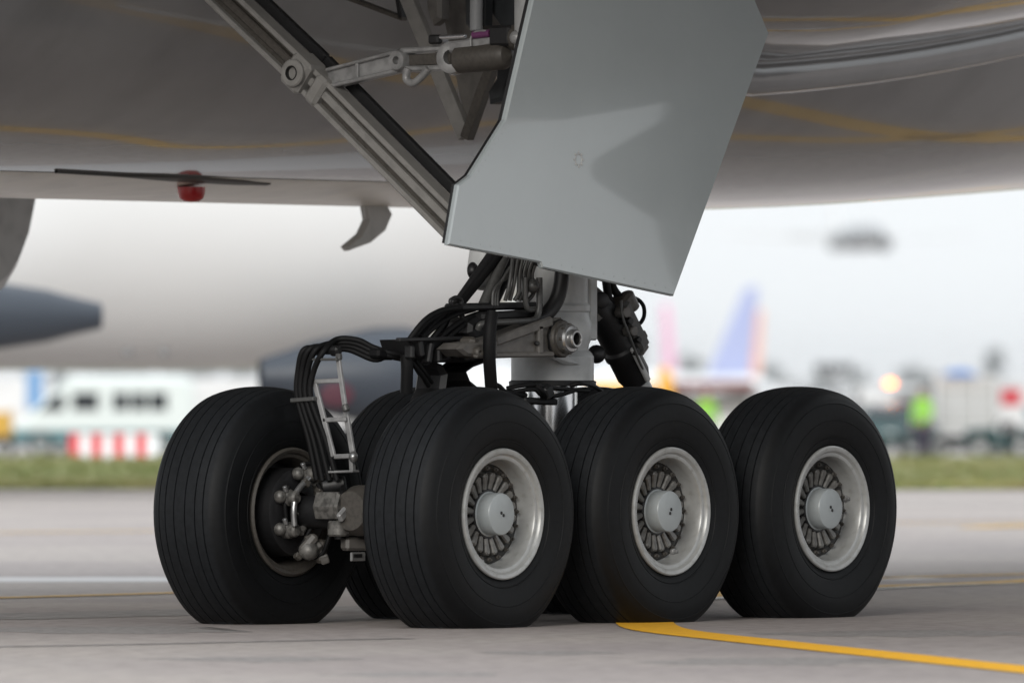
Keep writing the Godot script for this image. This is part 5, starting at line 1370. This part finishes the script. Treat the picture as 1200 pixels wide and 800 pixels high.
	part(tank, "tank", mk().prism([Vector2(-1.0, 0.95), Vector2(-1.0, 2.02), Vector2(-0.85, 2.16), Vector2(0.85, 2.16), Vector2(1.02, 2.0), Vector2(1.02, 0.95)], 1.7, Transform3D.IDENTITY, 0.14), "amber_paint")
	part(tank, "cab", mk().prism([Vector2(1.1, 0.6), Vector2(1.1, 2.5), Vector2(1.3, 2.62), Vector2(1.5, 2.3), Vector2(1.55, 0.6)], 1.8, Transform3D.IDENTITY, 0.1), "amber_paint")
	part(tank, "chassis", mk().box(Vector3(2.6, 0.25, 1.4), Transform3D(Basis.IDENTITY, Vector3(0.2, 0.75, 0)), 0.03), "black_part")
	for x in [-0.6, 1.2]:
		for z in [-0.7, 0.75]:
			road_wheel(tank, Vector3(x, 0.45, z), 0.45, 0.28)
	# floodlight mast beyond the front wheel
	var mast := thing("floodlight_mast", "grey floodlight mast with wide lamp head above the front wheel", "mast", Vector3(300.006, -1.579, -216.32), TURN)
	part(mast, "pole", mk().tube([Vector3(0, 0, 0), Vector3(0, 3.5, 0)], 0.22, 12, 1, 0.14), "grey_paint")
	part(mast, "head_frame", mk().box(Vector3(1.7, 0.16, 0.4), Transform3D(Basis.IDENTITY, Vector3(0, 3.55, 0)), 0.04), "grey_paint")
	for k in 5:
		part(mast, "lamp", mk().box(Vector3(0.28, 0.3, 0.3), Transform3D(Basis(Vector3.RIGHT, 0.5), Vector3(-0.7 + 0.35 * k, 3.78, 0.12)), 0.05), "bay_dark")
	part(mast, "brace", mk().cyl(Vector3(0, 2.7, 0), Vector3(0.7, 3.5, 0), 0.05), "grey_paint")
	part(mast, "brace", mk().cyl(Vector3(0, 2.7, 0), Vector3(-0.7, 3.5, 0), 0.05), "grey_paint")


func lorry(label: String, at: Vector3, turn: float, len: float, paint: String) -> void:
	var o := thing("box_lorry", label, "lorry", at, turn, "box lorries behind the minibus")
	part(o, "box", mk().box(Vector3(len, 1.75, 2.0), Transform3D(Basis.IDENTITY, Vector3(0, 1.75, 0)), 0.05), paint)
	part(o, "cab", mk().prism([Vector2(len / 2 + 0.05, 0.6), Vector2(len / 2 + 0.05, 2.1), Vector2(len / 2 + 0.7, 2.1), Vector2(len / 2 + 1.1, 1.4), Vector2(len / 2 + 1.2, 0.6)], 1.9, Transform3D.IDENTITY, 0.08), paint)
	part(o, "chassis", mk().box(Vector3(len + 1.0, 0.22, 1.2), Transform3D(Basis.IDENTITY, Vector3(0.4, 0.7, 0)), 0.03), "black_part")
	part(o, "cab_window", mk().box(Vector3(0.5, 0.5, 0.03), Transform3D(Basis.IDENTITY, Vector3(len / 2 + 0.4, 1.7, 0.955)), 0.008), "glass_dark")
	for x in [-len * 0.3, len / 2 + 0.4]:
		for z in [-0.8, 0.85]:
			road_wheel(o, Vector3(x, 0.42, z), 0.42, 0.26)


func container() -> void:
	# an air-cargo container on its dolly, with a blue cover on top
	var d := thing("cargo_dolly", "low dark dolly under the white cargo container", "dolly", Vector3(176, -0.611, -121.657), TURN)
	part(d, "deck", mk().box(Vector3(2.2, 0.2, 1.5), Transform3D(Basis.IDENTITY, Vector3(0.1, 0.46, 0)), 0.02), "black_part")
	part(d, "side_rail", mk().box(Vector3(2.0, 0.16, 0.1), Transform3D(Basis.IDENTITY, Vector3(0.1, 0.26, 0.55)), 0.02), "dark_green")
	part(d, "drawbar", mk().cyl(Vector3(-1.0, 0.4, 0), Vector3(-1.9, 0.3, 0), 0.04), "black_part")
	for x in [-0.7, 0.8]:
		for z in [-0.6, 0.62]:
			road_wheel(d, Vector3(x, 0.22, z), 0.22, 0.16)
	var base := Vector3(176, -0.611, -121.657)
	var c := thing("cargo_container", "white aluminium cargo container with blue cover on its roof, behind the hi-vis worker", "container", base + Vector3(0, 0.575, 0), TURN)
	part(c, "shell", mk().prism([Vector2(-0.86, 0), Vector2(-0.86, 1.62), Vector2(0.84, 1.62), Vector2(0.84, 0.0)], 1.45, Transform3D.IDENTITY, 0.04), "alu")
	for x in [-0.84, -0.28, 0.28, 0.82]:
		part(c, "frame", mk().box(Vector3(0.06, 1.6, 0.04), Transform3D(Basis.IDENTITY, Vector3(x, 0.81, 0.735)), 0.01), "white_paint")
	for y in [0.04, 0.8, 1.58]:
		part(c, "frame", mk().box(Vector3(1.6, 0.06, 0.03), Transform3D(Basis.IDENTITY, Vector3(-0.01, y, 0.745)), 0.01), "white_paint")
	for k in 6:
		part(c, "panel", mk().box(Vector3(0.5, 0.68, 0.02), Transform3D(Basis.IDENTITY, Vector3(-0.56 + 0.555 * (k % 3), 0.43 if k < 3 else 1.19, 0.73)), 0.008), "alu")
	var t := thing("folded_cover", "blue folded cover lying on top of the white cargo container", "cover", base + Vector3(-0.3, 2.2, 0), TURN)
	var rows := []
	for i in 9:
		var row := []
		for j in 13:
			var a := i / 8.0
			var b := j / 12.0
			row.append(Vector3(lerpf(-0.42, 0.46, b), 0.2 * pow(sin(PI * b), 0.4) * (0.75 + 0.25 * sin(PI * a)) * minf(1.0, 6.0 * minf(a, 1.0 - a)) + 0.02 * sin(b * 17.0 + a * 5.0) * sin(PI * b) - 0.002, lerpf(-0.6, 0.62, a)))
		rows.append(row)
	part(t, "sheet", mk().grid(rows, true), "blue")


func cart(label: String, at: Vector3, turn: float, w: float, h: float, paint: String, top: String) -> void:
	var o := thing("baggage_cart", label, "cart", at, turn)
	part(o, "deck", mk().box(Vector3(w, 0.12, 1.3), Transform3D(Basis.IDENTITY, Vector3(0, 0.42, 0)), 0.02), "black_part")
	part(o, "side_panel", mk().box(Vector3(w, h * 0.8, 0.05), Transform3D(Basis.IDENTITY, Vector3(0, 0.5 + h * 0.42, -0.5)), 0.015), paint)
	for x in [-0.5, 0.5]:
		part(o, "end_panel", mk().box(Vector3(0.05, h * 0.9, 1.2), Transform3D(Basis.IDENTITY, Vector3(x * (w - 0.1), 0.5 + h * 0.45, 0)), 0.015), paint)
	if top == "red":
		part(o, "canopy", mk().box(Vector3(w, 0.07, 1.35), Transform3D(Basis.IDENTITY, Vector3(0, 0.5 + h * 0.95, 0)), 0.03), "white_paint")
		part(o, "front_panel", mk().box(Vector3(w - 0.2, h * 0.86, 0.04), Transform3D(Basis.IDENTITY, Vector3(0, 0.5 + h * 0.45, 0.56)), 0.015), "white_paint")
		part(o, "red_panel", mk().box(Vector3(0.55, 0.42, 0.03), Transform3D(Basis.IDENTITY, Vector3(-0.28, 0.5 + h * 0.7, 0.6)), 0.008), "red")
		part(o, "teal_panel", mk().box(Vector3(0.45, 0.3, 0.03), Transform3D(Basis.IDENTITY, Vector3(0.35, 0.5 + h * 0.42, 0.6)), 0.008), "teal")
	elif top:
		part(o, "canopy", mk().box(Vector3(w + 0.1, 0.26, 1.4), Transform3D(Basis.IDENTITY, Vector3(0, 0.5 + h * 0.95, 0)), 0.06), top)
		part(o, "front_panel", mk().box(Vector3(w - 0.3, h * 0.34, 0.05), Transform3D(Basis.IDENTITY, Vector3(0, 0.52 + h * 0.2, 0.5)), 0.015), "white_paint")
	else:
		part(o, "front_panel", mk().box(Vector3(w - 0.1, h * 0.8, 0.05), Transform3D(Basis.IDENTITY, Vector3(0, 0.5 + h * 0.42, 0.5)), 0.015), paint)
	for x in [-w * 0.33, w * 0.33]:
		for z in [-0.5, 0.52]:
			road_wheel(o, Vector3(x, 0.22, z), 0.22, 0.14)


func far_wood() -> void:
	# the belt of trees along the horizon reads as one mass
	var leaf := mk()
	for i in 26:
		var d := Vector3(rng.randfn(), rng.randfn(), rng.randfn()).normalized()
		var c := d * pow(rng.randf(), 0.4)
		var s := d.cross(Vector3(rng.randfn(), rng.randfn(), rng.randfn())).normalized() * 0.28
		var u := s.cross(d).normalized() * 0.24 + d * 0.08
		leaf.flat([c - s, c - u, c + s, c + u], d)
	var mm := MultiMesh.new()
	mm.transform_format = MultiMesh.TRANSFORM_3D
	mm.mesh = leaf.done()
	var spots := []
	for t in 150:
		var u := rng.randf_range(-260, 260)
		var w := rng.randf_range(1380, 1520)
		var tall := rng.randf_range(6.5, 10.5) + 2.5 * sin(u * 0.09)
		var p := INTO * w + ACROSS * u
		p.y = ground_at(p)
		for k in 26:
			var y := tall * (0.2 + 0.8 * rng.randf())
			var rad := 3.4 * sqrt(sin(clampf(y / tall, 0.05, 0.98) * PI)) * rng.randf()
			var a := rng.randf() * TAU
			spots.append(Transform3D(Basis(Vector3.UP, rng.randf() * TAU).scaled(Vector3.ONE * rng.randf_range(0.9, 1.7)), p + Vector3(cos(a) * rad, y, sin(a) * rad)))
	mm.instance_count = spots.size()
	for i in spots.size():
		mm.set_instance_transform(i, spots[i])
	var o := MultiMeshInstance3D.new()
	o.name = "far_wood"
	o.multimesh = mm
	o.material_override = M.leaf
	add_child(o)
	o.set_meta("kind", "stuff")
	o.set_meta("label", "hazy grey belt of trees along the horizon")
	o.set_meta("category", "trees")
